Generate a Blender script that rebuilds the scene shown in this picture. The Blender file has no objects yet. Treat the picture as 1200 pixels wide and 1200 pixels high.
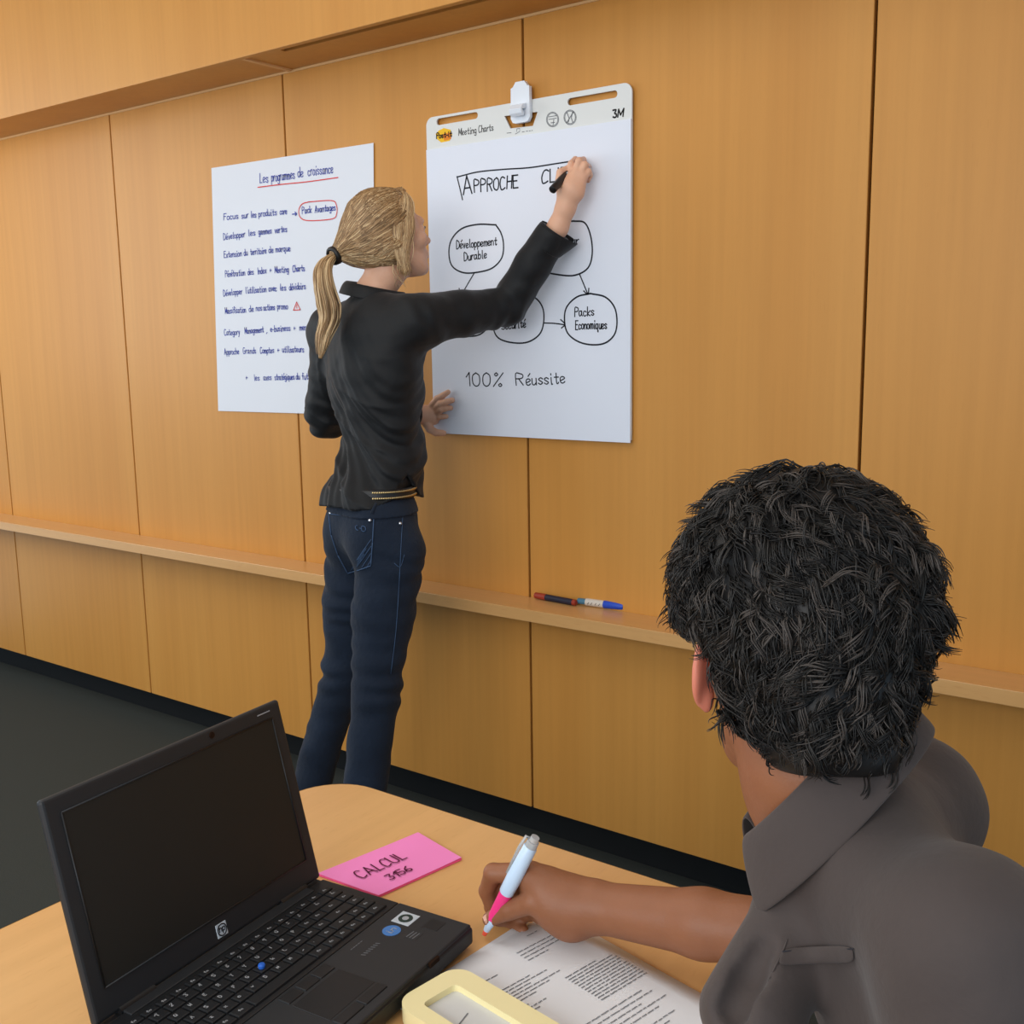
import bpy, bmesh, math, random
import numpy as np
from mathutils import Vector, Matrix
from mathutils.bvhtree import BVHTree

random.seed(7); RNG = np.random.default_rng(11)
SC = bpy.context.scene
COL = SC.collection

# ------------------------------------------------------------------ camera, world, lights, exposure
CAM_H = 1.42
ROT = np.array([[0.80678131, 0.0824075, -0.58507514],
                [0.59065118, -0.13818298, 0.79500732],
                [-0.01533286, -0.98697238, -0.16015753]])   # rows: along the wall, into the wall, up
WALL_Y = 2.29
cam_d = bpy.data.cameras.new('camera'); cam = bpy.data.objects.new('camera', cam_d); COL.objects.link(cam)
cam_d.sensor_width = 36.0; cam_d.lens = 36.0 * 1243 / 1200; cam_d.clip_start = 0.05
mw = Matrix.Identity(4)
for i in range(3):
    mw[i][0] = ROT[i][0]; mw[i][1] = -ROT[i][1]; mw[i][2] = -ROT[i][2]
mw[2][3] = CAM_H
cam.matrix_world = mw
SC.camera = cam

wd = bpy.data.worlds.new('world'); SC.world = wd; wd.use_nodes = True
wd.node_tree.nodes['Background'].inputs[0].default_value = (0.60, 0.80, 1.0, 1)
wd.node_tree.nodes['Background'].inputs[1].default_value = 0.92

def area(name, loc, target, size, power, color, sy=None):
    l = bpy.data.lights.new(name, 'AREA'); l.energy = power; l.color = color
    l.shape = 'RECTANGLE'; l.size = size; l.size_y = sy or size
    o = bpy.data.objects.new(name, l); COL.objects.link(o); o.location = loc
    o.rotation_euler = (Vector(target) - Vector(loc)).to_track_quat('-Z', 'Y').to_euler()
    return o
area('front_fill_light', (-0.6, -1.9, 1.9), (-1.7, 2.2, 1.1), 2.8, 58, (1.0, 0.97, 0.94), 1.4)  # added frontal fill from behind the camera, softens shadows on the wall
area('side_window_light', (-4.9, 0.6, 1.9), (-2.6, 2.3, 1.6), 1.4, 30, (1.0, 0.96, 0.90), 1.4)
area('ceiling_lamp_light', (-1.8, 0.5, 2.72), (-1.8, 0.5, 0.0), 2.6, 22, (1.0, 0.97, 0.93), 2.2)
SC.view_settings.view_transform = 'Standard'; SC.view_settings.look = 'None'
SC.view_settings.gamma = 1.0; SC.view_settings.use_curve_mapping = False
SC.view_settings.exposure = 0.0

# ------------------------------------------------------------------ survey helpers: sight line -> metres in the room
def _ray(px, py): return ROT @ np.array([px - 600.0, py - 600.0, 1243.0])
def at_depth(px, py, t): return _ray(px, py) / 1243.0 * t + np.array([0, 0, CAM_H])
def at_y(px, py, Y): v = _ray(px, py); return v * (Y / v[1]) + np.array([0, 0, CAM_H])
def at_z(px, py, z): v = _ray(px, py); return v * ((z - CAM_H) / v[2]) + np.array([0, 0, CAM_H])
D = lambda *a: at_depth(*a)
def unit(v): v = np.asarray(v, float); return v / np.linalg.norm(v)
def depth_of(p): return float((ROT.T @ (np.asarray(p) - [0, 0, CAM_H]))[2])

# ------------------------------------------------------------------ object helpers
def tag(o, label=None, cat=None, group=None, kind=None):
    if label: o['label'] = label
    if cat: o['category'] = cat
    if group: o['group'] = group
    if kind: o['kind'] = kind
    return o
def link(o, parent=None):
    COL.objects.link(o)
    if parent is not None:
        o.parent = parent
        bpy.context.view_layer.update()
        o.matrix_parent_inverse = parent.matrix_world.inverted()
    return o
def empty(name, loc, label=None, cat=None, group=None):
    o = bpy.data.objects.new(name, None); o.empty_display_size = 0.05
    COL.objects.link(o); o.location = tuple(float(c) for c in loc)
    bpy.context.view_layer.update()
    return tag(o, label, cat, group)
def mobj(name, V, F, mat, parent=None, smooth=True, mats=None, midx=None):
    me = bpy.data.meshes.new(name)
    me.from_pydata([tuple(map(float, v)) for v in V], [], [tuple(map(int, f)) for f in F])
    for m in (mats or [mat]): me.materials.append(m)
    if midx is not None: me.polygons.foreach_set('material_index', np.asarray(midx, dtype=np.int32))
    me.polygons.foreach_set('use_smooth', [smooth] * len(me.polygons)); me.update()
    return link(bpy.data.objects.new(name, me), parent)
def bmobj(name, bm, mat, parent=None, smooth=False, bevel=0, seg=2, mats=None):
    me = bpy.data.meshes.new(name); bm.normal_update(); bm.to_mesh(me); bm.free()
    for m in (mats or [mat]): me.materials.append(m)
    if smooth: me.polygons.foreach_set('use_smooth', [True] * len(me.polygons))
    o = link(bpy.data.objects.new(name, me), parent)
    if bevel:
        b = o.modifiers.new('bevel', 'BEVEL'); b.width = bevel; b.segments = seg; b.limit_method = 'ANGLE'; b.angle_limit = math.radians(40)
    return o
def add_box(bm, lo, hi, M=None):
    lo = np.minimum(lo, hi) if M is None else lo
    vs = []
    for z in (lo[2], hi[2]):
        for y in (lo[1], hi[1]):
            for x in (lo[0], hi[0]):
                p = Vector((x, y, z)); vs.append(bm.verts.new(M @ p if M is not None else p))
    for f in ((0, 2, 3, 1), (4, 5, 7, 6), (0, 1, 5, 4), (2, 6, 7, 3), (0, 4, 6, 2), (1, 3, 7, 5)):
        bm.faces.new([vs[i] for i in f])
def box(name, lo, hi, mat, parent=None, M=None, bevel=0, seg=2):
    bm = bmesh.new(); add_box(bm, np.array(lo, float), np.array(hi, float), M)
    bmesh.ops.recalc_face_normals(bm, faces=bm.faces)
    return bmobj(name, bm, mat, parent, bevel=bevel, seg=seg)
def tube_np(pts, rad, sides=6):
    pts = np.asarray(pts, float); n = len(pts)
    rad = np.broadcast_to(np.asarray(rad, float), (n,))
    T = np.gradient(pts, axis=0); T /= np.linalg.norm(T, axis=1)[:, None] + 1e-12
    up = np.array([0.31, 0.2, 0.93]) if abs(T[0] @ np.array([0.31, 0.2, 0.93])) < .9 else np.array([1.0, 0, 0])
    N = np.cross(T, up); N /= np.linalg.norm(N, axis=1)[:, None] + 1e-12
    B = np.cross(T, N)
    a = np.linspace(0, 2 * np.pi, sides, endpoint=False)
    V = pts[:, None, :] + rad[:, None, None] * (np.cos(a)[None, :, None] * N[:, None, :] + np.sin(a)[None, :, None] * B[:, None, :])
    V = V.reshape(-1, 3)
    i, j = np.meshgrid(np.arange(n - 1), np.arange(sides), indexing='ij'); j2 = (j + 1) % sides
    F = np.stack([i * sides + j, i * sides + j2, (i + 1) * sides + j2, (i + 1) * sides + j], -1).reshape(-1, 4)
    return V, F.tolist() + [list(range(sides))[::-1], list(range((n - 1) * sides, n * sides))]
class Bag:
    def __init__(s): s.V = []; s.F = []; s.m = []; s.n = 0
    def add(s, V, F, m=0):
        s.V.append(np.asarray(V, float)); s.F += [[int(i) + s.n for i in f] for f in F]; s.m += [m] * len(F); s.n += len(V)
    def tube(s, pts, rad, sides=6, m=0): s.add(*tube_np(pts, rad, sides), m)
    def build(s, name, mats, parent=None, smooth=True):
        mats = mats if isinstance(mats, list) else [mats]
        return mobj(name, np.concatenate(s.V), s.F, None, parent, smooth, mats, s.m)
def catmull(pts, sub=6):
    p = np.asarray(pts, float)
    if len(p) < 3: return np.array([p[0] + (p[-1] - p[0]) * t for t in np.linspace(0, 1, sub)])
    q = np.vstack([2 * p[0] - p[1], p, 2 * p[-1] - p[-2]]); out = []
    for i in range(1, len(q) - 2):
        for t in np.linspace(0, 1, sub, endpoint=False):
            a, b, c, d = q[i - 1], q[i], q[i + 1], q[i + 2]
            out.append(.5 * (2 * b + (c - a) * t + (2 * a - 5 * b + 4 * c - d) * t * t + (3 * b - a - 3 * c + d) * t ** 3))
    out.append(p[-1]); return np.array(out)
def lathe(name, a, b, prof, mat, parent=None, sides=20, mats=None, midx=None):
    """profile [(t along a->b in metres, radius)]"""
    a = np.asarray(a, float); b = np.asarray(b, float); ax = unit(b - a)
    pts = [a + ax * t for t, r in prof]; n1 = unit(np.cross(ax, [0.3, 0.5, 0.81])); n2 = np.cross(ax, n1)
    V = []; F = []
    for (t, r), c in zip(prof, pts):
        for k in range(sides):
            g = 2 * math.pi * k / sides; V.append(c + max(r, 1e-5) * (math.cos(g) * n1 + math.sin(g) * n2))
    for i in range(len(prof) - 1):
        for k in range(sides):
            k2 = (k + 1) % sides; F.append([i * sides + k, i * sides + k2, (i + 1) * sides + k2, (i + 1) * sides + k])
    F += [list(range(sides))[::-1], list(range((len(prof) - 1) * sides, len(prof) * sides))]
    o = mobj(name, V, F, mat, parent, True)
    e = o.modifiers.new('edges', 'EDGE_SPLIT'); e.split_angle = math.radians(35)
    return o
def plate(name, outer, holes, thick, M, mat, parent=None):
    """flat plate from 2D outlines; M maps (u, v, w) to the room, thickness grows along +w"""
    cu = bpy.data.curves.new('outline', 'CURVE'); cu.dimensions = '2D'; cu.fill_mode = 'BOTH'; cu.extrude = thick / 2
    for pl in [outer] + holes:
        s = cu.splines.new('POLY'); s.points.add(len(pl) - 1); s.use_cyclic_u = True
        for q, (x, y) in zip(s.points, pl): q.co = (float(x), float(y), 0, 1)
    t = bpy.data.objects.new('outline', cu); COL.objects.link(t)
    dg = bpy.context.evaluated_depsgraph_get()
    me = bpy.data.meshes.new_from_object(t.evaluated_get(dg)); bpy.data.objects.remove(t); bpy.data.curves.remove(cu)
    me.name = name; me.transform(M @ Matrix.Translation((0, 0, thick / 2))); me.materials.clear(); me.materials.append(mat)
    return link(bpy.data.objects.new(name, me), parent)
def rrect(x0, y0, x1, y1, r, n=6):
    out = []
    for cx, cy, a0 in ((x1 - r, y1 - r, 0), (x0 + r, y1 - r, 90), (x0 + r, y0 + r, 180), (x1 - r, y0 + r, 270)):
        for k in range(n + 1):
            a = math.radians(a0 + 90 * k / n); out.append((cx + r * math.cos(a), cy + r * math.sin(a)))
    return out

# ------------------------------------------------------------------ implicit surfaces for bodies and clothes
def smin(a, b, k):
    if k <= 0: return np.minimum(a, b)
    h = np.clip(.5 + .5 * (b - a) / k, 0, 1); return b * (1 - h) + a * h - k * h * (1 - h)
def smax(a, b, k): return -smin(-a, -b, k)
def d_cap(P, a, b, r1, r2):
    a = np.asarray(a, np.float32); ba = np.asarray(b, np.float32) - a; pa = P - a
    h = np.clip(pa @ ba / (ba @ ba + 1e-12), 0, 1)
    return np.linalg.norm(pa - h[:, None] * ba, axis=1) - (r1 + (r2 - r1) * h)
def d_ell(P, c, R, rad):
    q = (P - np.asarray(c, np.float32)) @ np.asarray(R, np.float32).T; rad = np.asarray(rad, np.float32)
    k0 = np.linalg.norm(q / rad, axis=1); k1 = np.linalg.norm(q / rad ** 2, axis=1) + 1e-9
    return k0 * (k0 - 1) / k1
I3 = np.eye(3)
class Solid:
    def __init__(s): s.ops = []; s.lo = np.full(3, 1e9); s.hi = np.full(3, -1e9)
    def _bb(s, c, r): s.lo = np.minimum(s.lo, np.asarray(c) - r); s.hi = np.maximum(s.hi, np.asarray(c) + r)
    def cap(s, a, b, r1, r2=None, k=.02):
        r2 = r1 if r2 is None else r2; s._bb(a, r1); s._bb(b, r2)
        s.ops.append(lambda d, P: smin(d, d_cap(P, a, b, r1, r2), k)); return s
    def chain(s, pts, rs, k=.02, k0=None):
        for i in range(len(pts) - 1): s.cap(pts[i], pts[i + 1], rs[i], rs[i + 1], k if (i or k0 is None) else k0)
        return s
    def ell(s, c, rad, R=I3, k=.02):
        s._bb(c, max(rad)); s.ops.append(lambda d, P: smin(d, d_ell(P, c, R, rad), k)); return s
    def cut(s, fn, k=.004): s.ops.append(lambda d, P: smax(d, -fn(P), k)); return s
    def keep(s, fn, k=.003): s.ops.append(lambda d, P: smax(d, fn(P), k)); return s
    def mod(s, fn): s.ops.append(fn); return s
    def __call__(s, P):
        P = P.astype(np.float32); d = np.full(len(P), 1e3, np.float32)
        for o in s.ops: d = o(d, P)
        return d
def mesh_solid(f, h, lo=None, hi=None, slack=1.9, pad=.012):
    lo = (f.lo if lo is None else np.asarray(lo)) - pad; hi = (f.hi if hi is None else np.asarray(hi)) + pad
    B = 8; nb = np.ceil((hi - lo) / (h * B)).astype(int); n = nb * B + 1
    bi = np.stack(np.meshgrid(*[np.arange(m) for m in nb], indexing='ij'), -1).reshape(-1, 3)
    dc = f(lo + (bi * B + B / 2) * h)
    act = np.abs(dc) < h * B * .87 * slack + .004
    A = np.repeat(np.repeat(np.repeat(dc.reshape(nb), B, 0), B, 1), B, 2)
    A = np.pad(A, ((0, 1),) * 3, mode='edge').astype(np.float32)
    off = np.stack(np.meshgrid(*[np.arange(B + 1)] * 3, indexing='ij'), -1).reshape(-1, 3)
    bi = bi[act]
    for s0 in range(0, len(bi), 600):
        g = (bi[s0:s0 + 600, None, :] * B + off[None]).reshape(-1, 3)
        A[g[:, 0], g[:, 1], g[:, 2]] = f(lo + g * h)
    ins = A < 0
    for ax in range(3):   # closed at the limits
        for e in (0, -1):
            sl = [slice(None)] * 3; sl[ax] = e; ins[tuple(sl)] = False
            A[tuple(sl)] = np.maximum(A[tuple(sl)], 1e-4)
    sh = np.array(A.shape); pos = []; cells = []; quads = []
    for ax in range(3):
        a = [slice(None)] * 3; b = [slice(None)] * 3; a[ax] = slice(0, -1); b[ax] = slice(1, None)
        idx = np.argwhere(ins[tuple(a)] != ins[tuple(b)])
        u, v = (ax + 1) % 3, (ax + 2) % 3
        idx = idx[(idx[:, u] > 0) & (idx[:, v] > 0) & (idx[:, u] < sh[u] - 1) & (idx[:, v] < sh[v] - 1)]
        j = idx.copy(); j[:, ax] += 1
        d0 = A[tuple(idx.T)]; d1 = A[tuple(j.T)]; t = d0 / (d0 - d1 + 1e-12)
        p = idx.astype(float); p[:, ax] += np.clip(t, 0, 1)
        four = []
        for du, dv in ((-1, -1), (0, -1), (0, 0), (-1, 0)):
            c = idx.copy(); c[:, u] += du; c[:, v] += dv
            four.append((c[:, 0] * sh[1] + c[:, 1]) * sh[2] + c[:, 2])
        four = np.stack(four, 1); flip = ~ins[tuple(idx.T)]
        four[flip] = four[flip][:, ::-1]
        quads.append(four); cells.append(four.reshape(-1)); pos.append(np.repeat(p, 4, 0))
    cells = np.concatenate(cells); pos = np.concatenate(pos); quads = np.concatenate(quads)
    uq, inv = np.unique(cells, return_inverse=True); cnt = np.bincount(inv)
    V = np.stack([np.bincount(inv, pos[:, k]) / cnt for k in range(3)], 1) * h + lo
    F = np.searchsorted(uq, quads)
    e = h * .6                                                     # pull the vertices on to the surface
    for _ in range(2):
        d = f(V); G = np.stack([f(V + np.eye(3)[k] * e) - f(V - np.eye(3)[k] * e) for k in range(3)], 1) / (2 * e)
        g2 = np.maximum((G ** 2).sum(1), .3)
        V = V - np.clip(d / g2, -h * .5, h * .5)[:, None] * G
    return V, F
def solid_obj(name, f, h, mat, parent=None, mats=None, pick=None, **kw):
    V, F = mesh_solid(f, h, **kw)
    midx = pick(V[F].mean(1)) if pick is not None else None
    me = bpy.data.meshes.new(name)
    me.vertices.add(len(V)); me.vertices.foreach_set('co', V.astype(np.float32).ravel())
    me.loops.add(F.size); me.loops.foreach_set('vertex_index', F.astype(np.int32).ravel())
    me.polygons.add(len(F)); me.polygons.foreach_set('loop_start', np.arange(0, F.size, 4, dtype=np.int32))
    me.update(calc_edges=True); me.validate()
    for m in (mats or [mat]): me.materials.append(m)
    if midx is not None: me.polygons.foreach_set('material_index', midx.astype(np.int32))
    me.polygons.foreach_set('use_smooth', [True] * len(me.polygons))
    o = link(bpy.data.objects.new(name, me), parent)
    return o
def noise3(P, f, seed=0):
    """cheap smooth noise from warped sines, about -1..1"""
    x, y, z = P[:, 0] * f, P[:, 1] * f, P[:, 2] * f; s = seed * 1.7
    return (np.sin(x * 1.3 + 1.9 * np.sin(y * .9 + s) + s) + np.sin(y * 1.1 + 1.7 * np.sin(z * 1.2 + 2 * s)) + np.sin(z * 1.2 + 2.1 * np.sin(x * .8 + .7 * s) + 3 * s)) / 3

# ------------------------------------------------------------------ materials
def srgb(r, g, b):
    f = lambda c: c / 255 / 12.92 if c / 255 <= .04045 else ((c / 255 + .055) / 1.055) ** 2.4
    return (f(r), f(g), f(b), 1)
def mat(name, col, rough=.5, spec=.4, metal=0, nscale=0, namt=0, bump=0, bscale=200, **kw):
    m = bpy.data.materials.new(name); m.use_nodes = True; nt = m.node_tree; b = nt.nodes['Principled BSDF']
    b.inputs['Base Color'].default_value = col; b.inputs['Roughness'].default_value = rough
    b.inputs['Metallic'].default_value = metal; b.inputs['Specular IOR Level'].default_value = spec
    for k, v in kw.items(): b.inputs[k.replace('_', ' ')].default_value = v
    tc = nt.nodes.new('ShaderNodeTexCoord')
    if nscale:
        n = nt.nodes.new('ShaderNodeTexNoise'); n.inputs['Scale'].default_value = nscale; n.inputs['Detail'].default_value = 4
        nt.links.new(tc.outputs['Object'], n.inputs['Vector'])
        mx = nt.nodes.new('ShaderNodeMix'); mx.data_type = 'RGBA'
        mx.inputs['A'].default_value = tuple(c * (1 - namt) for c in col[:3]) + (1,)
        mx.inputs['B'].default_value = tuple(min(1, c * (1 + namt)) for c in col[:3]) + (1,)
        nt.links.new(n.outputs['Fac'], mx.inputs['Factor']); nt.links.new(mx.outputs['Result'], b.inputs['Base Color'])
    if bump:
        n2 = nt.nodes.new('ShaderNodeTexNoise'); n2.inputs['Scale'].default_value = bscale; n2.inputs['Detail'].default_value = 3
        nt.links.new(tc.outputs['Object'], n2.inputs['Vector'])
        bp = nt.nodes.new('ShaderNodeBump'); bp.inputs['Strength'].default_value = bump; bp.inputs['Distance'].default_value = .002
        nt.links.new(n2.outputs['Fac'], bp.inputs['Height']); nt.links.new(bp.outputs['Normal'], b.inputs['Normal'])
    return m
def wood(name, c1, c2, c3, scale=(60, 60, 1.6), rough=.42, spec=.3, seed=0.0):
    """beech veneer: fine straight grain with short flecks"""
    m = bpy.data.materials.new(name); m.use_nodes = True; nt = m.node_tree; L = nt.links.new; b = nt.nodes['Principled BSDF']
    tc = nt.nodes.new('ShaderNodeTexCoord')
    def noise(sc, detail, off=0):
        mp = nt.nodes.new('ShaderNodeMapping'); mp.inputs['Scale'].default_value = sc; mp.inputs['Location'].default_value = (seed + off, seed * 2 + off, seed)
        n = nt.nodes.new('ShaderNodeTexNoise'); n.inputs['Scale'].default_value = 1; n.inputs['Detail'].default_value = detail
        L(tc.outputs['Object'], mp.inputs['Vector']); L(mp.outputs['Vector'], n.inputs['Vector']); return n
    big = noise(tuple(s * .09 for s in scale), 2); fine = noise(scale, 5, 3); fleck = noise(tuple(s * (5 if s > 10 else 18) for s in scale), 2, 7)
    r1 = nt.nodes.new('ShaderNodeValToRGB'); r1.color_ramp.elements[0].position = .32; r1.color_ramp.elements[1].position = .7
    r1.color_ramp.elements[0].color = c1; r1.color_ramp.elements[1].color = c2; L(big.outputs['Fac'], r1.inputs['Fac'])
    mx = nt.nodes.new('ShaderNodeMix'); mx.data_type = 'RGBA'; mx.blend_type = 'MULTIPLY'
    r2 = nt.nodes.new('ShaderNodeValToRGB'); r2.color_ramp.elements[0].position = .3; r2.color_ramp.elements[1].position = .65
    r2.color_ramp.elements[0].color = (.92, .91, .89, 1); r2.color_ramp.elements[1].color = (1, 1, 1, 1); L(fine.outputs['Fac'], r2.inputs['Fac'])
    mx.inputs['Factor'].default_value = .8; L(r1.outputs['Color'], mx.inputs['A']); L(r2.outputs['Color'], mx.inputs['B'])
    m2 = nt.nodes.new('ShaderNodeMix'); m2.data_type = 'RGBA'; m2.blend_type = 'MIX'; m2.inputs['B'].default_value = c3
    r3 = nt.nodes.new('ShaderNodeValToRGB'); r3.color_ramp.elements[0].position = .6; r3.color_ramp.elements[1].position = .78
    r3.color_ramp.elements[0].color = (0, 0, 0, 1); r3.color_ramp.elements[1].color = (.28, .28, .28, 1); L(fleck.outputs['Fac'], r3.inputs['Fac'])
    L(r3.outputs['Color'], m2.inputs['Factor']); L(mx.outputs['Result'], m2.inputs['A']); L(m2.outputs['Result'], b.inputs['Base Color'])
    b.inputs['Roughness'].default_value = rough; b.inputs['Specular IOR Level'].default_value = spec
    return m
W1, W2, W3 = srgb(198, 137, 63), srgb(204, 144, 69), srgb(184, 122, 53)
M_PANEL = wood('beech_panel', W1, W2, W3)
M_RAIL = wood('beech_rail', srgb(206, 154, 94), srgb(215, 167, 108), srgb(184, 126, 66), (1.6, 60, 60), rough=.3, spec=.5)
M_RAILTOP = M_RAIL
M_TABLE = wood('beech_table', srgb(212, 160, 100), srgb(222, 174, 114), srgb(196, 142, 84), (40, 2.0, 40), rough=.38)
M_EDGE = wood('beech_edging', srgb(214, 168, 112), srgb(224, 182, 128), srgb(196, 146, 92), (1.6, 60, 60))
M_GAP = mat('dark_gap', srgb(38, 22, 12), .8, .1, nscale=30, namt=.2)
M_PLINTH = mat('black_plinth', srgb(22, 22, 22), .55, .3, nscale=20, namt=.2)
M_CARPET = mat('dark_carpet', srgb(62, 64, 60), .95, .1, nscale=350, namt=.35, bump=.6, bscale=500)
M_CEIL = mat('ceiling_paint', srgb(232, 230, 224), .9, .1, nscale=8, namt=.03)
M_PAPER = mat('flip_paper', srgb(222, 226, 236), .75, .2, nscale=5, namt=.012)
M_PAPER2 = mat('poster_paper', srgb(222, 225, 232), .75, .2, nscale=5, namt=.012)
M_CARD = mat('header_card', srgb(218, 219, 216), .6, .3, nscale=9, namt=.015)
M_INKK = mat('black_ink', srgb(30, 32, 40), .6, .2, nscale=90, namt=.3)
M_INKB = mat('blue_ink', srgb(34, 54, 156), .6, .2, nscale=90, namt=.25)
M_INKR = mat('red_ink', srgb(214, 66, 58), .6, .2, nscale=90, namt=.15)
M_PRINT = mat('grey_print', srgb(110, 112, 116), .7, .2, nscale=90, namt=.2)
M_PRINTK = mat('black_print', srgb(28, 26, 26), .7, .2, nscale=90, namt=.2)
M_YEL = mat('yellow_print', srgb(236, 186, 40), .6, .2, nscale=40, namt=.08)
M_ORANGE = mat('orange_print', srgb(222, 128, 40), .6, .2, nscale=40, namt=.08)
M_WHITEP = mat('white_plastic', srgb(226, 231, 238), .35, .5, nscale=20, namt=.02)
M_SKINW = mat('fair_skin', srgb(222, 172, 142), .5, .35, nscale=35, namt=.07, bump=.12, bscale=160, Subsurface_Weight=.12, Subsurface_Radius=(.01, .004, .002), Subsurface_Scale=.6)
M_LIP = mat('lip_skin', srgb(196, 118, 106), .42, .4, nscale=60, namt=.06)
M_SKINM = mat('tan_skin', srgb(142, 91, 62), .5, .38, nscale=40, namt=.10, bump=.18, bscale=220, Subsurface_Weight=.12, Subsurface_Radius=(.01, .004, .002), Subsurface_Scale=.6)
M_EARM = mat('flushed_skin', srgb(206, 124, 102), .48, .38, nscale=40, namt=.08, bump=.15, bscale=220, Subsurface_Weight=.2, Subsurface_Radius=(.01, .004, .002), Subsurface_Scale=.6)
M_NAILM = mat('finger_nail', srgb(206, 156, 132), .3, .5, nscale=60, namt=.04)
M_SHIRTW = mat('black_cotton', srgb(15, 16, 18), .62, .28, nscale=14, namt=.16, bump=.5, bscale=45, Sheen_Weight=.08)
M_DENIM = mat('blue_denim', srgb(27, 36, 50), .85, .15, nscale=9, namt=.42, bump=.9, bscale=85, Sheen_Weight=.08)
M_DENIMD = mat('denim_seam', srgb(64, 84, 112), .8, .15, nscale=60, namt=.2)
M_SILVER = mat('silver_metal', srgb(200, 200, 205), .3, .5, 1, nscale=50, namt=.05)
M_STUD = mat('brass_studs', srgb(196, 170, 120), .3, .5, 1, nscale=50, namt=.08)
M_LEATHER = mat('black_leather', srgb(22, 20, 20), .45, .4, nscale=40, namt=.2, bump=.2, bscale=180)
M_BLACKP = mat('black_plastic', srgb(24, 24, 26), .38, .4, nscale=30, namt=.12)
M_MANSHIRT = mat('taupe_cotton', srgb(70, 61, 58), .75, .25, nscale=16, namt=.10, bump=.35, bscale=90, Sheen_Weight=.12)
M_TROUSER = mat('charcoal_wool', srgb(48, 48, 54), .85, .15, nscale=40, namt=.15, bump=.3, bscale=300)
HB = [mat('hair_blond_%s' % n, c, .42, .45, nscale=60, namt=.16) for n, c in (('dark', srgb(124, 95, 62)), ('mid', srgb(166, 132, 92)), ('pale', srgb(208, 178, 134)))]
HK = [mat('hair_dark_%s' % n, c, .5, .35, nscale=60, namt=.2) for n, c in (('black', srgb(20, 18, 17)), ('brown', srgb(34, 31, 28)), ('grey', srgb(72, 65, 60)))]
M_EYEW = mat('eye_white', srgb(232, 230, 226), .2, .5, nscale=60, namt=.02)
M_IRIS = mat('eye_iris', srgb(74, 84, 84), .2, .5, nscale=60, namt=.1)
M_LAPTOP = mat('laptop_graphite', srgb(34, 36, 39), .5, .4, nscale=60, namt=.06)
M_LAPTOPD = mat('laptop_black', srgb(21, 23, 26), .45, .4, nscale=60, namt=.08)
M_SCREEN = mat('dark_screen', srgb(30, 30, 28), .5, .35, nscale=6, namt=.06)
M_KEY = mat('key_plastic', srgb(23, 25, 28), .5, .35, nscale=80, namt=.1)
M_LEGEND = mat('key_legend', srgb(158, 160, 164), .6, .2, nscale=80, namt=.08)
M_BLUE = mat('blue_rubber', srgb(40, 96, 190), .5, .3, nscale=80, namt=.08)
M_STICK = mat('sticker_silver', srgb(186, 194, 202), .35, .5, nscale=60, namt=.06)
M_STICKB = mat('sticker_blue', srgb(66, 120, 186), .35, .5, nscale=60, namt=.08)
M_STICKD = mat('sticker_green', srgb(30, 52, 48), .35, .5, nscale=60, namt=.08)
M_PINK = mat('pink_paper', srgb(244, 138, 198), .7, .2, nscale=8, namt=.03)
M_PINKE = mat('pink_edges', srgb(250, 96, 150), .7, .2, nscale=300, namt=.06)
M_INKM = mat('maroon_ink', srgb(92, 22, 58), .6, .2, nscale=90, namt=.2)
M_DOC = mat('document_paper', srgb(226, 226, 228), .75, .2, nscale=6, namt=.015)
M_CREAM = mat('cream_plastic', srgb(240, 226, 172), .45, .4, nscale=20, namt=.02)
M_GREYI = mat('pale_grey_insert', srgb(206, 206, 204), .5, .35, nscale=12, namt=.02)
M_PENW = mat('pen_white', srgb(200, 222, 246), .3, .5, nscale=30, namt=.02)
M_PENP = mat('pen_pink', srgb(238, 56, 130), .4, .4, nscale=30, namt=.04)
M_PENC = mat('pen_clear', srgb(216, 220, 222), .15, .5, nscale=60, namt=.04, Transmission_Weight=.5)
M_PENR = mat('pen_coral', srgb(244, 96, 72), .6, .3, nscale=60, namt=.05)
M_RED = mat('marker_red', srgb(150, 52, 34), .5, .35, nscale=40, namt=.1)
M_NAVY = mat('marker_navy', srgb(34, 34, 52), .5, .35, nscale=40, namt=.12)
M_TEAL = mat('marker_teal', srgb(70, 116, 140), .5, .35, nscale=40, namt=.08)
M_LABEL = mat('marker_label', srgb(204, 196, 184), .6, .3, nscale=90, namt=.1)
M_CAPBL = mat('marker_blue_cap', srgb(30, 72, 184), .4, .4, nscale=40, namt=.06)
M_CHAIR = mat('chair_fabric', srgb(46, 50, 58), .9, .15, nscale=90, namt=.2)
M_STEEL = mat('steel_leg', srgb(150, 152, 156), .35, .5, 1, nscale=30, namt=.05)

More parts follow.
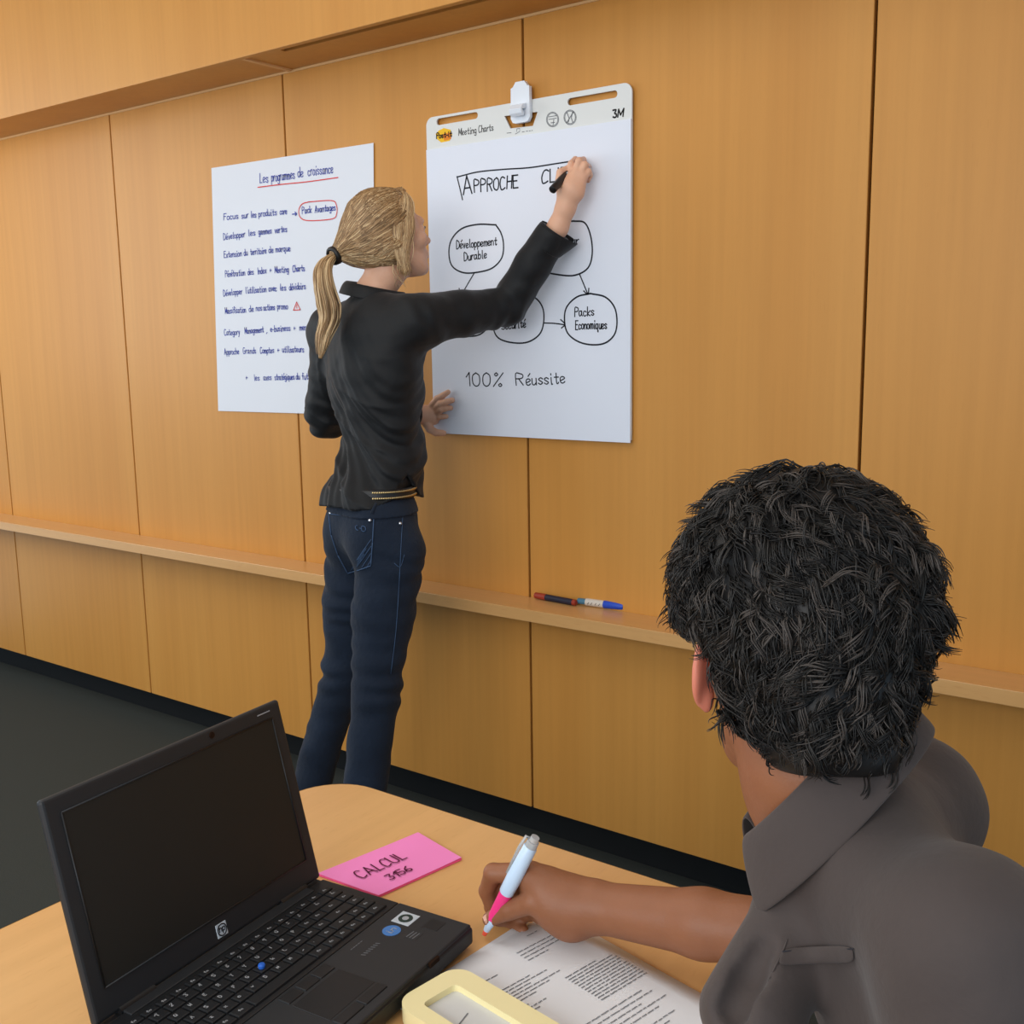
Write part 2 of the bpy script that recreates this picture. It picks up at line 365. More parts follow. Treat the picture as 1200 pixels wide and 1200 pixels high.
# ------------------------------------------------------------------ pen-stroke lettering
GL = {'a': '4h2i0h0e1d3e4h 4i4e5d', 'b': '0m0d 0g2i4h4e2d0e', 'c': '4h2i0h0e2d4e', 'd': '4h2i0h0e2d4f 4m4d', 'e': '0f3g4h2i0h0e2d4e',
 'f': '4l3m2l2d 0i4i', 'g': '4h2i0h0e2d4f 4i4b2a0b', 'h': '0m0d 0g2i4h4d', 'i': '1i1d2d 1k1l', 'k': '0m0d 4i0f4d', 'l': '1m1e2d',
 'm': '0i0d 0g1i3h3d 3g4i6h6d', 'n': '0i0d 0g2i4h4d', 'o': '2i0h0e2d4e4h2i', 'p': '0i0a 0g2i4h4e2d0e', 'q': '4h2i0h0e2d4f 4i4a5b',
 'r': '0i0d 0g2i3i', 's': '4h2i0h1g3f4e2d0e', 't': '2l2e3d4e 0i4i', 'u': '0i0e2d4f 4i4d', 'v': '0i2d4i', 'w': '0i1d3h5d6i', 'x': '0i4d 4i0d',
 'y': '0i2d 4i1a0a', 'z': '0i4i0d4d', 'A': '0d3m6d 1g5g', 'B': '0d0m3m4l4j3i0i 3i5g5e3d0d', 'C': '5l3m1l0i0g1d3d5e', 'D': '0d0m2m5k5f2d0d',
 'E': '5m0m0d5d 0i4i', 'F': '5m0m0d 0i4i', 'G': '5l3m1l0i0g1d3d5e5h3h', 'H': '0m0d 5m5d 0i5i', 'I': '1m1d', 'L': '0m0d4d', 'M': '0d0m3f6m6d',
 'N': '0d0m5d5m', 'O': '3m0k0f3d5f5k3m', 'P': '0d0m3m5l5j3i0i', 'R': '0d0m3m5l5j3i0i 2i5d', 'S': '5l3m0l0j5g5e3d0e', 'T': '0m6m 3m3d', 'U': '0m0f2d4d5f5m',
 'V': '0m3d6m', 'K': '0m0d 5m0h5d', 'X': '0m5d 5m0d', 'W': '0m1d3i5d6m', 'Y': '0m3i6m 3i3d', 'J': '4m4e2d0e', 'j': '2i2b0a 2k2l', 'Z': '0m5m0d5d',
 'Q': '3m0k0f3d5f5k3m 3f5d', '0': '2m0k0f2d4f4k2m', '1': '0j2m2d', '2': '0l2m4l4j0d4d', '3': '0m4m2i4h4e2d0e', '5': '4m0m0i2i4h4e2d0e', '6': '4m1j0g0e2d4e4g2h0g',
 '7': '0m4m1d', '8': '2i0k2m4k4j2i0f2d4f2i', '9': '4j2i0k2m4k4j3d', '4': '3d3m0g4g', '%': '1m0l1k2l1m 5m0d 4f3e4d5e4f', '-': '0g3g', '.': '0d0e', ',': '1e0c', '+': '0g3g 1i1e',
 "'": '1m1k', 'é': '0f3g4h2i0h0e2d4e 2k4m', ' ': ''}
SHARP = set('AEFHILMNTvwxzVkK17')
def glyph_lines(ch):
    out = []
    for s in GL[ch].split():
        p = np.array([(int(s[i]), ord(s[i + 1]) - 100) for i in range(0, len(s), 2)], float)
        if ch in SHARP: out += [p[i:i + 2] for i in range(len(p) - 1)]
        else: out.append(p if len(p) < 3 else catmull(p, 3))
    return out
def text_lines(txt, jitter=.25):
    x = 0; res = []
    for ch in txt:
        ls = glyph_lines(ch); w = max([l[:, 0].max() for l in ls], default=3.0)
        dy = random.uniform(-jitter, jitter); sl = random.uniform(-.05, .12)
        for l in ls:
            q = l.copy(); q[:, 0] = x + l[:, 0] + sl * l[:, 1]; q[:, 1] = l[:, 1] + dy; res.append(q)
        x += w + 1.9
    return res, max(x - 1.9, 1)
def ribbon(bag, pts3, n, w, m=0):
    p = np.asarray(pts3, float)
    if len(p) < 2: return
    T = np.gradient(p, axis=0); T /= np.linalg.norm(T, axis=1)[:, None] + 1e-12
    S = np.cross(np.broadcast_to(n, p.shape), T) * (w / 2)
    p = p.copy(); p[0] -= T[0] * w * .4; p[-1] += T[-1] * w * .4
    k = len(p); V = np.concatenate([p - S, p + S]); bag.add(V, [[i, i + 1, k + i + 1, k + i] for i in range(k - 1)], m)
def write(bag, txt, P0, P1, cap, n, w, jitter=.25, m=0):
    """hand-lettering from P0 to P1 (baseline, in the room), cap height in metres"""
    P0 = np.asarray(P0, float); P1 = np.asarray(P1, float); ls, W = text_lines(txt, jitter)
    ex = (P1 - P0) / W; ey = np.cross(n, unit(P1 - P0)) * cap / 9
    for l in ls: ribbon(bag, P0 + l[:, :1] * ex + l[:, 1:] * ey, n, w, m)

# ------------------------------------------------------------------ the room
NW = np.array([0, -1.0, 0])
SEAM_B = -1.630; PITCH = 0.882
wall = box('wall_back', (-5.4, WALL_Y + .11, -.1), (2.9, WALL_Y + .2, 2.8), M_GAP); tag(wall, kind='structure')
backing = box('wall_backing', (-5.4, WALL_Y + .021, .122), (2.0, WALL_Y + .11, 2.8), M_GAP, wall)
for i in range(-5, 5):
    xa = SEAM_B + PITCH * i + .0035; xb = SEAM_B + PITCH * (i + 1) - .0035
    for za, zb in ((.122, .712), (.716, 2.217)):
        box('wall_panel', (xa, WALL_Y, za), (xb, WALL_Y + .02, zb), M_PANEL, wall, bevel=.0012, seg=1)
floor = box('floor', (-5.4, -2.2, -.05), (2.0, WALL_Y + .11, 0), M_CARPET); tag(floor, kind='structure')
ceil = box('ceiling', (-5.4, -2.2, 2.75), (2.0, WALL_Y + .2, 2.8), M_CEIL); tag(ceil, kind='structure')
bb = box('baseboard_back', (-5.4, WALL_Y + .095, 0), (2.0, WALL_Y + .109, .121), M_PLINTH); tag(bb, kind='structure')
soff = box('trim_1', (-5.4, 2.075, 2.207), (2.0, 2.095, 2.749), M_PANEL, bevel=.002); tag(soff, kind='structure')
box('soffit_board', (-5.4, 2.096, 2.2175), (-2.476, WALL_Y + .019, 2.235), M_PANEL, soff)
box('soffit_board', (-2.462, 2.140, 2.2175), (2.0, WALL_Y + .019, 2.235), M_PANEL, soff)
box('soffit_board', (-2.462, 2.096, 2.2175), (-2.33, 2.140, 2.235), M_PANEL, soff)
box('soffit_joint', (-2.476, 2.096, 2.2125), (-2.462, WALL_Y - .004, 2.235), M_EDGE, soff)
box('slot_liner', (-2.33, 2.096, 2.29), (2.0, 2.14, 2.30), M_GAP, soff)
box('panel_top_trim', (-5.4, WALL_Y - .004, 2.211), (2.0, WALL_Y + .019, 2.2172), M_EDGE, soff)  # thin trim strip along the top of the wall panels

shelf = box('wall_shelf', (-5.4, 2.172, .698), (2.0, WALL_Y - .0005, .730), M_RAIL, bevel=.0012)
tag(shelf, 'long narrow beech ledge running along the panelled wall at hip height', 'shelf')

# ------------------------------------------------------------------ table
TZ = .74; TX0, TX1, TY0, TY1 = -1.185, -.372, -1.0, 1.116
table = empty('meeting_table', ((TX0 + TX1) / 2, (TY0 + TY1) / 2, 0), 'beech meeting table with rounded corners, carrying the open laptop and papers', 'table')
out = rrect(TX0, TY0, TX1, TY1, .085, 10)
plate('tabletop', out, [], .0262, Matrix.Translation((0, 0, TZ - .0267)), M_TABLE, table)
bg = Bag(); o2 = np.array(out); nO = len(o2)
for zz in (0,):
    pts = np.vstack([o2, o2[:1]]); V = []; F = []
    c0 = np.array([(TX0 + TX1) / 2, (TY0 + TY1) / 2])
    for k in range(nO):
        d = unit(o2[k] - np.array([min(max(o2[k][0], TX0 + .085), TX1 - .085), min(max(o2[k][1], TY0 + .085), TY1 - .085)]))
        for off, z in ((.0002, TZ - .0272), (.0022, TZ - .0258), (.0022, TZ - .0012), (.0002, TZ)):
            V.append((o2[k][0] + d[0] * off, o2[k][1] + d[1] * off, z))
    for k in range(nO):
        k2 = (k + 1) % nO
        for q in range(3): F.append([k * 4 + q, k2 * 4 + q, k2 * 4 + q + 1, k * 4 + q + 1])
    bg.add(V, F)
bg.build('edge_banding', M_EDGE, table)
for x in (TX0 + .09, TX1 - .09):
    for y in (TY0 + .12, TY1 - .14):
        lathe('leg', (x, y, 0), (x, y, TZ - .027), [(0, .026), (.012, .026), (.013, .022), (TZ - .04, .022), (TZ - .039, .035), (TZ - .027, .035)], M_STEEL, table)

# ------------------------------------------------------------------ flip chart pad on the wall
YB = WALL_Y - .013     # front of the backing card
YS = WALL_Y - .0165    # front of the sheets
MW = lambda y: Matrix(((1, 0, 0, 0), (0, 0, 1, y), (0, 1, 0, 0), (0, 0, 0, 1)))
wp = lambda px, py, y=YB: at_y(px, py, y)
c = [wp(500.5, 137), wp(741, 97), wp(508, 507.5), wp(739, 519)]
CX0, CX1 = (c[0][0] + c[2][0]) / 2, (c[1][0] + c[3][0]) / 2
CZ1, CZ0 = (c[0][2] + c[1][2]) / 2, (c[2][2] + c[3][2]) / 2
pad = empty('flip_chart_pad', ((CX0 + CX1) / 2, WALL_Y, CZ0), 'white flip chart pad with bubbles drawn in black, hung on the wall', 'flip chart')
def slot(p0, p1, h):
    a = wp(*p0); b = wp(*p1); z = (a[2] + b[2]) / 2; return rrect(a[0], z - h / 2, b[0], z + h / 2, h / 2.02, 5)
outer = rrect(CX0, CZ0, CX1, CZ1, .022, 8)
tr = [wp(591, 136), wp(630, 131), wp(624.5, 147.5), wp(598, 150.5)]
holes = [slot((511.5, 142), (560, 136), .017), slot((665, 118.5), (723.5, 111), .017), [(q[0], q[2]) for q in tr]]
plate('backing_card', outer, holes, .005, MW(YB), M_CARD, pad)
hz = (wp(501, 175)[2] + wp(740, 140.5)[2]) / 2
sheets = box('sheet_stack', (CX0 + .0005, YS, CZ0 + .0005), (CX1 - .0005, YB - .0001, hz), M_PAPER, pad)
box('pad_block', (CX0 + .004, YB + .0052, CZ0 + .006), (CX1 - .004, WALL_Y - .0005, hz - .004), M_CARD, pad)
yI = YS - .0004
K = lambda pts, y=yI: [at_y(px, py, y) for px, py in pts]
def lines(name, polys, w, matl, parent, y=yI, sub=6):
    b = Bag()
    for pl in polys:
        q = K(pl, y); ribbon(b, catmull(q, sub) if len(q) > 2 else q, NW, w)
    return b.build(name, matl, parent, False)
def ovalpx(cx, cy, rx, ry, n=18, sq=.8, rot=0, wob=.03):
    o = []
    for k in range(n + 1):
        a = 2 * math.pi * k / n + rot; ca, sa = math.cos(a), math.sin(a); r = 1 + wob * math.sin(3 * a + cx)
        o.append((cx + rx * r * math.copysign(abs(ca) ** sq, ca), cy + ry * r * math.copysign(abs(sa) ** sq, sa)))
    return o
LW = .0042
def hand(name, rows, cap, w, matl, parent, y, jitter=.3):
    for txt, p0, p1 in rows:
        b = Bag(); write(b, txt, at_y(*p0, y), at_y(*p1, y), cap, NW, w, jitter); b.build(name, matl, parent, False)
hand('heading_writing', [('A', (543, 228), (553, 226.5))], .046, .0042, M_INKK, pad, yI, 0)
hand('heading_writing', [('PPROCHE', (556, 225.5), (607, 219.5)), ('CLIENT', (634.5, 215), (688, 208))], .031, .0038, M_INKK, pad, yI, .25)
lines('heading_box', [[(542, 234), (538.5, 219), (535.5, 207)], [(535.5, 207.5), (560, 201.5), (590, 198.5), (620, 196.5), (650, 192), (679, 187.5)]], .0036, M_INKK, pad)
lines('bubble', [[(581, 263.5), (560, 263), (541, 268), (529, 281), (526, 297), (530, 312), (543, 319.5), (560, 319), (577, 314), (588, 302), (590, 286), (587, 273), (581, 263.5)]], LW, M_INKK, pad)
hand('bubble_writing', [('Développement', (535, 291.5), (582, 287)), ('Durable', (544, 305.5), (570, 302.5))], .021, .0030, M_INKK, pad, yI)
lines('bubble', [[(672, 259), (654, 261), (638, 270), (628, 285), (629, 303), (637, 317), (655, 322), (674, 322.5), (689, 314), (694, 297), (692, 276), (685, 261), (672, 259)]], LW, M_INKK, pad)
hand('bubble_writing', [('Valeur', (648, 288), (678, 286))], .021, .0030, M_INKK, pad, yI)
lines('bubble', [ovalpx(545, 369, 29, 25)], LW, M_INKK, pad)
lines('bubble', [[(612, 346), (592, 350), (580, 363), (578, 383), (584, 396), (600, 401.5), (618, 401), (632, 392), (637, 378), (636, 361), (627, 349), (612, 346)]], LW, M_INKK, pad)
hand('bubble_writing', [('Sécurité', (588, 386), (616, 383.5))], .021, .0030, M_INKK, pad, yI)
lines('bubble', [[(692, 344), (676, 348), (664, 360), (661.5, 375), (665, 390), (677, 400), (693, 404), (709, 402), (720, 392), (723, 377), (720, 360), (709, 348), (692, 344)]], LW, M_INKK, pad)
hand('bubble_writing', [('Packs', (673.5, 371), (696, 369.5)), ('Economiques', (674.5, 386), (711, 385))], .022, .0030, M_INKK, pad, yI)
lines('arrow', [[(556, 319.5), (548, 333), (540.5, 346)], [(538, 338), (540, 347), (547, 343)]], .0034, M_INKK, pad)
lines('arrow', [[(679, 321), (684, 333), (688.5, 344)], [(684, 341), (689, 345), (690, 338)]], .0034, M_INKK, pad)
lines('arrow', [[(637.5, 378.5), (650, 379), (661, 380.5)], [(657, 374.5), (662, 380), (658, 384.5)]], .0034, M_INKK, pad)
hand('closing_writing', [('100%', (547, 452), (588, 452.5))], .036, .0032, M_INKK, pad, yI)
hand('closing_writing', [('R', (605, 451.5), (613.5, 451.3)), ('éussite', (617, 451.5), (662, 449))], .030, .0032, M_INKK, pad, yI, .2)
# header print
yH = YB - .0004
logo = Bag()
for pl, dy, mi in (([(510.5, 157), (514, 153), (520, 150), (528, 152), (530, 158), (527, 165), (517, 167), (512, 163)], .0, 0), ([(519, 157), (529, 155), (528.5, 163), (520.5, 165)], .0002, 1)):
    q = [at_y(x, y, yH - dy) for x, y in pl]; logo.add(q, [list(range(len(q)))], mi)
logo.build('header_logo', [M_YEL, M_ORANGE], pad, False)
b = Bag(); write(b, 'Post-it', at_y(511.5, 162.5, yH - .0006), at_y(529, 159.8, yH - .0006), .014, NW, .0028, 0, 0); b.build('header_lettering', M_PRINTK, pad, False)
b = Bag(); write(b, 'Meeting', at_y(537.5, 158.8, yH), at_y(558, 155.8, yH), .017, NW, .0019, 0, 0); b.build('header_lettering', M_PRINTK, pad, False)
b = Bag(); write(b, 'Charts', at_y(561, 155.3, yH), at_y(578, 152.8, yH), .017, NW, .0019, 0, 0); b.build('header_lettering', M_PRINTK, pad, False)
b = Bag(); write(b, '3', at_y(718.5, 138, yH), at_y(722.3, 137.4, yH), .017, NW, .0040, 0, 0); b.build('header_lettering', M_PRINTK, pad, False)
b = Bag(); write(b, 'M', at_y(723.9, 137.1, yH), at_y(730, 136.2, yH), .017, NW, .0036, 0, 0); b.build('header_lettering', M_PRINTK, pad, False)
for cx, cy, mark in ((647.5, 140, 0), (668, 137.5, 1)):
    b = Bag()
    for rr in (7.2, 6.2): ribbon(b, K(ovalpx(cx, cy, rr, rr * 1.2, 20, 1, 0, .0), yH), NW, .0016)
    if mark:
        for l in ([(664.5, 132), (667, 139), (666, 143)], [(671, 131.5), (669.5, 138), (671, 143)], [(664, 144), (672, 131)]): ribbon(b, K(l, yH), NW, .0022)
    else:
        for l in ([(643, 137), (652, 135.5)], [(643, 140), (652, 138.5)], [(645.5, 144), (650, 143.5)], [(648, 147), (649, 140)]): ribbon(b, K(l, yH), NW, .0018)
    b.build('header_stamp', M_PRINT, pad, False)
b = Bag()
for l in ([(594, 156), (599, 155.5)], [(604, 157), (609, 154), (609, 150.5), (605.5, 151), (605.5, 154)], [(612, 154.5), (614.5, 154.2)], [(616.5, 153.8), (618.5, 153.6)], [(620, 153.3), (621.5, 153.2)], [(623, 153), (624, 152.8)]): ribbon(b, K(l, yH), NW, .0016)
b.build('header_small_print', M_PRINT, pad, False)

# white hanging hook with strap that holds the pad
hook = empty('wall_hook', at_y(613, 145, WALL_Y), 'white plastic hook above the flip chart, clipped through its header slot', 'hook')
hb = [wp(604, 100, YB), wp(622, 98, YB), wp(624, 144, YB), wp(602, 147, YB)]
hx0, hx1 = (hb[0][0] + hb[3][0]) / 2, (hb[1][0] + hb[2][0]) / 2; hz1 = hb[0][2] + .004; hz0 = hb[3][2] + .001
taper = [(hx0 - .003, hz0 + .012), (hx0 + .003, hz0 + .002), (hx0 + .011, hz0), (hx1 - .011, hz0), (hx1 - .003, hz0 + .002), (hx1 + .003, hz0 + .012), (hx1 + .002, hz0 + .085), (hx1 - .004, hz1 - .012), (hx1 - .013, hz1), (hx0 + .013, hz1), (hx0 + .004, hz1 - .012), (hx0 - .002, hz0 + .085)]
po = plate('hook_plate', taper, [], .011, MW(YB - .013), M_WHITEP, hook)
bv = po.modifiers.new('bevel', 'BEVEL'); bv.width = .003; bv.segments = 3; bv.limit_method = 'ANGLE'
a0 = wp(600.5, 122.5, YB - .02); a1 = wp(615, 120, YB - .02); za = wp(607, 137, YB - .02)[2]
prof = [(-.002, a0[2]), (-.016, a0[2] - .004), (-.024, a0[2] - .014), (-.026, (a0[2] + za) / 2), (-.022, za + .006), (-.014, za), (-.009, za + .006), (-.016, za + .012), (-.019, (a0[2] + za) / 2), (-.016, a0[2] - .016), (-.002, a0[2] - .012)]
V = [(x, YB - .012 + y, z) for x in (a0[0], a1[0]) for y, z in prof]; n = len(prof)
F = [[i, (i + 1) % n, n + (i + 1) % n, n + i] for i in range(n)] + [list(range(n))[::-1], list(range(n, 2 * n))]
so = mobj('hook_strap', V, F, M_WHITEP, hook, False)
bv = so.modifiers.new('bevel', 'BEVEL'); bv.width = .0012; bv.segments = 2; bv.limit_method = 'ANGLE'

# ------------------------------------------------------------------ hand-written poster
YP = WALL_Y - .0022
q = [at_y(248, 197, YP), at_y(438, 167.5, YP), at_y(256, 481.5, YP), at_y(440, 487, YP)]
poster = empty('paper_poster', ((q[0][0] + q[1][0]) / 2, WALL_Y, q[2][2]), 'large white paper sheet with blue handwriting stuck on the wall, behind the standing woman', 'poster')
NU, NV = 24, 24; V = []; F = []
for j in range(NV + 1):
    for i in range(NU + 1):
        u, v = i / NU, j / NV
        p = (1 - v) * ((1 - u) * q[2] + u * q[3]) + v * ((1 - u) * q[0] + u * q[1])
        p = p.copy(); p[1] = YP - .0012 * (math.sin(u * 5 + v * 3) + 1) * .4 - .006 * max(0, .12 - v) * (1 - abs(2 * u - 1)); V.append(p)
for j in range(NV):
    for i in range(NU): a = j * (NU + 1) + i; F.append([a, a + 1, a + NU + 2, a + NU + 1])
ps = mobj('sheet', V, F, M_PAPER2, poster, False)
sm = ps.modifiers.new('thickness', 'SOLIDIFY'); sm.thickness = .0004; sm.offset = 1
yP = YP - .0022; PW = .0023
hand('title_writing', [('Les', (304.5, 214.5), (314, 213.3)), ('programmes', (318, 212.8), (345, 209)), ('de', (349, 208), (355, 207)), ('croissance', (361, 206), (390, 202.5))], .028, PW, M_INKB, poster, yP)
lines('title_underline', [[(302, 219.5), (330, 216), (360, 213), (396, 208)]], .003, M_INKR, poster, yP)
rows = [[('Focus', (262, 258), (279, 256)), ('sur', (283, 256), (291, 255)), ('les', (294, 255), (300, 254.5)), ('produits', (303, 254), (324, 252)), ('core', (328, 251.5), (336, 251))],
 [('Développer', (262, 281), (287, 277.5)), ('les', (291, 276.5), (299, 275.5)), ('gammes', (303, 275), (318, 273.5)), ('vertes', (322, 273), (336, 271.5))],
 [('Extension', (262.5, 302), (283, 300)), ('du', (286, 299.5), (290, 299)), ('territoire', (293.5, 298.5), (312, 297)), ('de', (315, 296.5), (320, 296)), ('marque', (323, 295.5), (340, 294))],
 [('Pénétration', (264, 324.5), (287, 322.5)), ('des', (290.5, 322), (297, 321.5)), ('Index', (302, 321), (312, 320)), ('+', (316, 319.5), (318, 319.4)), ('Meeting', (322, 320), (338, 319)), ('Charts', (343, 318.5), (357, 317.5))],
 [('Développer', (262, 347), (284, 344.5)), ("l'utilisation", (288, 344), (312, 342)), ('avec', (315, 341.5), (324, 341)), ('les', (328, 340.5), (335, 340)), ('dévidoirs', (339, 340), (358, 338.5))],
 [('Massification', (264, 367.5), (288, 366)), ('de', (292, 365.5), (297, 365)), ('nos', (300, 364.5), (307, 364)), ('actions', (309, 364), (322, 363)), ('promo', (325, 362.5), (337, 362))],
 [('Category', (263, 393), (281, 392)), ('Management', (287, 391), (309, 389.5)), (',', (312, 390), (313, 390)), ('e-business', (317, 389), (340, 387.5)), ('+', (344, 387), (346, 387)), ('merchandising', (351, 387), (384, 385.5))],
 [('Approche', (263, 415.5), (280, 415)), ('Grands', (285, 414.5), (300, 414)), ('Comptes', (305, 414), (321, 413.5)), ('+', (325, 413), (327, 413)), ('utilisateurs', (331, 413), (356, 412.5))],
 [('+', (288, 445), (290, 445)), ('les', (298, 446), (304, 445.8)), ('axes', (309, 445.6), (318, 445.3)), ('stratégiques', (322, 445.3), (345, 444.8)), ('du', (347, 444.8), (351, 444.7)), ('futur', (354, 444.7), (366, 444.5))]]
for r in rows: hand('handwritten_word', r, .0195, PW, M_INKB, poster, yP, .35)
lines('arrow', [[(342.5, 251), (347, 250.5)], [(345.5, 248.5), (347.5, 250.5), (346, 252.5)]], .003, M_INKB, poster, yP)
hand('boxed_writing', [('Pack', (354, 250.5), (365, 249)), ('Avantages', (369, 249), (393, 246.5))], .0195, PW, M_INKB, poster, yP, .3)
lines('red_oval', [[(362, 236.5), (388, 235), (394, 240), (394.5, 250), (389, 256.5), (362, 258.5), (352, 255), (350, 246), (354, 239), (362, 236.5)]], .0028, M_INKR, poster, yP)
lines('red_triangle', [[(347.5, 354), (343.8, 363.5)], [(343.8, 363.5), (351.8, 363)], [(351.8, 363), (347.5, 354)], [(347.7, 357), (347.7, 361)]], .0028, M_INKR, poster, yP)

# ------------------------------------------------------------------ two pens on the ledge
def ledge_pt(px, py, lift): return at_z(px, py, .7305 + lift)
mk = empty('marker_pen', ledge_pt(650, 702, .0), 'dark navy marker with red ends lying on the wall ledge, left of the other marker', 'pen', 'markers lying on the ledge')
a, b2 = ledge_pt(627, 697.5, .009), ledge_pt(675, 706.5, .009)
ln = np.linalg.norm(b2 - a); ax = unit(b2 - a)
lathe('cap', a, b2, [(0, .006), (.002, .008), (ln * .28, .0088)], M_RED, mk)
lathe('barrel', a, b2, [(ln * .28, .0084), (ln * .93, .0084)], M_NAVY, mk)
lathe('end_plug', a, b2, [(ln * .93, .0082), (ln * .985, .0078), (ln, .006)], M_RED, mk)
mk = empty('marker_pen', ledge_pt(705, 709, .0), 'marker with beige label and wide blue cap lying on the wall ledge', 'pen', 'markers lying on the ledge')
a, b2 = ledge_pt(677, 704, .0105), ledge_pt(731, 711, .0105); ln = np.linalg.norm(b2 - a)
lathe('tail', a, b2, [(0, .006), (.002, .0078), (ln * .20, .0078)], M_TEAL, mk)
lathe('barrel', a, b2, [(ln * .19, .0095), (ln * .58, .0100)], M_LABEL, mk)
lathe('cap', a, b2, [(ln * .58, .0098), (ln * .6, .0108), (ln * .97, .0092), (ln, .008)], M_CAPBL, mk)
b = Bag()
for s in (.26, .33, .42, .5):
    p = a + (b2 - a) * s; ribbon(b, [p + np.array([0, -.0101, -.003]), p + np.array([.004, -.0101, .002])], NW, .0014)
b.build('label_print', M_PRINTK, mk, False)

# ------------------------------------------------------------------ laptop
A = math.radians(6.0); ld = np.array([math.cos(A), math.sin(A), 0]); lu = np.array([-math.sin(A), math.cos(A), 0])
LC = np.array([-.916, .839, 0]); LH0, LH1 = TZ + .006, TZ + .030
LWID, LDEP = .332, .220
org = LC - lu * LWID                   # hinge corner at the far-left end; local x = towards the sitter, y = along the hinge
ML = Matrix(((ld[0], lu[0], 0, org[0]), (ld[1], lu[1], 0, org[1]), (0, 0, 1, 0), (0, 0, 0, 1)))
lap = empty('laptop', org + ld * .11 + lu * .16 + np.array([0, 0, TZ]), 'open black laptop with dark screen on the table, before the pink notes', 'laptop')
lapbase = box('base', (-.012, 0, LH0), (LDEP, LWID, LH1 - .003), M_LAPTOPD, lap, ML, bevel=.004, seg=3)
box('palm_rest', (.118, .002, LH1 - .006), (LDEP - .002, LWID - .002, LH1), M_LAPTOP, lap, ML, bevel=.002)
box('keyboard_bezel', (.002, .002, LH1 - .006), (.1175, LWID - .002, LH1 - .0005), M_LAPTOPD, lap, ML, bevel=.0015)
box('power_strip', (-.002, .03, LH1 - .004), (.013, LWID - .03, LH1 + .0012), M_LAPTOP, lap, ML, bevel=.001)
box('touchpad', (.142, .118, LH1 - .004), (.19, .19, LH1 + .0004), M_LAPTOPD, lap, ML, bevel=.0006)
for y in (.118, .155): box('touchpad_button', (.1925, y, LH1 - .004), (.206, y + .035, LH1 + .0012), M_LAPTOPD, lap, ML, bevel=.001)
for y in (.118, .143, .167): box('pointing_stick_button', (.1225, y, LH1 - .003), (.138, y + .0225, LH1 + .0012), M_LAPTOPD, lap, ML, bevel=.001)
box('latch_recess', (LDEP - .004, .245, LH1 - .006), (LDEP + .0012, .262, LH1 - .001), M_GAP, lap, ML)
for y in (.02, LWID - .02):
    for x in (.01, LDEP - .02):
        p = ML @ Vector((x, y, 0)); lathe('rubber_foot', (p.x, p.y, TZ), (p.x, p.y, LH0 + .001), [(0, .007), (.007, .007)], M_LAPTOPD, lap, 12)
# keys: rows run along the hinge; the sitter's right hand is +y
KX0 = .020; rows_k = [(.0105, [1.0] * 16), (.0158, [1] * 13 + [2.0, 1]), (.0158, [1.5] + [1] * 12 + [1.5, 1]), (.0158, [1.8] + [1] * 11 + [2.2, 1]), (.0158, [2.3] + [1] * 10 + [1.7, 1, 1]), (.0158, [1.3, 1, 1, 1.2, 5.0, 1.2, 1, 1, 1, 1, 1.3])]
kb0, kb1 = .014, LWID - .016; leg = Bag(); kproto = {}; xk = KX0
UP = np.array([0, 0, 1.0])
for ri, (dep, ws) in enumerate(rows_k):
    tot = sum(ws); y = kb0; kz = LH1 + .0022
    for ki, wk in enumerate(ws):
        wy = (kb1 - kb0) * wk / tot
        key = (round(dep, 4), round(wy, 4)); cx, cy = xk + dep / 2, y + wy / 2
        if key not in kproto:
            bm = bmesh.new(); hx, hy = dep / 2 - .0004, wy / 2 - .0004
            vs = []
            for z, s in ((-.003, 0), (-.0004, .0008), (0, .0019)):
                vs.append([bm.verts.new((sx * (hx - s), sy * (hy - s), z)) for sx, sy in ((-1, -1), (1, -1), (1, 1), (-1, 1))])
            for l0, l1 in zip(vs, vs[1:]):
                for k in range(4): bm.faces.new((l0[k], l0[(k + 1) % 4], l1[(k + 1) % 4], l1[k]))
            bm.faces.new(vs[-1]); me = bpy.data.meshes.new('key'); bm.to_mesh(me); bm.free(); me.materials.append(M_KEY); kproto[key] = me
        o = bpy.data.objects.new('key', kproto[key]); COL.objects.link(o)
        o.matrix_world = ML @ Matrix.Translation((cx, cy, kz)); mwk = o.matrix_world.copy()
        o.parent = lap; o.matrix_parent_inverse = Matrix.Translation(-Vector(lap.location)); o.matrix_world = mwk
        def kp(dx, dy): v = ML @ Vector((cx + dx, cy + dy, kz + .0004)); return np.array(v)
        ch = '1234567890-+' if ri == 1 else 'QWERTYUIOP' if ri == 2 else 'ASDFGHkL' if ri == 3 else 'zxcvBNM,.' if ri == 4 else ''
        off = {1: 1, 2: 1, 3: 1, 4: 1}.get(ri, 0)
        if ri in (1, 2, 3, 4) and 0 <= ki - off < len(ch): write(leg, ch[ki - off], kp(.001, -.0045), kp(.001, -.002), .0042, UP, .0009, 0)
        elif wk < 5: write(leg, 'fn', kp(.0015, -.004), kp(.0015, .0005), .0028, UP, .0008, 0)
        if ri == 1: write(leg, '+', kp(-.0025, -.003), kp(-.0025, -.0012), .003, UP, .0008, 0)
        y += wy
    xk += dep + .0004
leg.build('key_legends', M_LEGEND, lap, False)
p = np.array(ML @ Vector((.0715, .150, LH1 + .0022))); lathe('pointing_stick', p, p + UP, [(0, .0035), (.003, .004), (.0045, .003), (.005, .001)], M_BLUE, lap, 14)
def sticker(name, x0, y0, x1, y1, m, z=LH1): return box(name, (x0, y0, z - .001), (x1, y1, z + .0003), m, lap, ML, bevel=.0002, seg=1)
st = sticker('sticker', .134, .292, .158, .316, M_STICK)
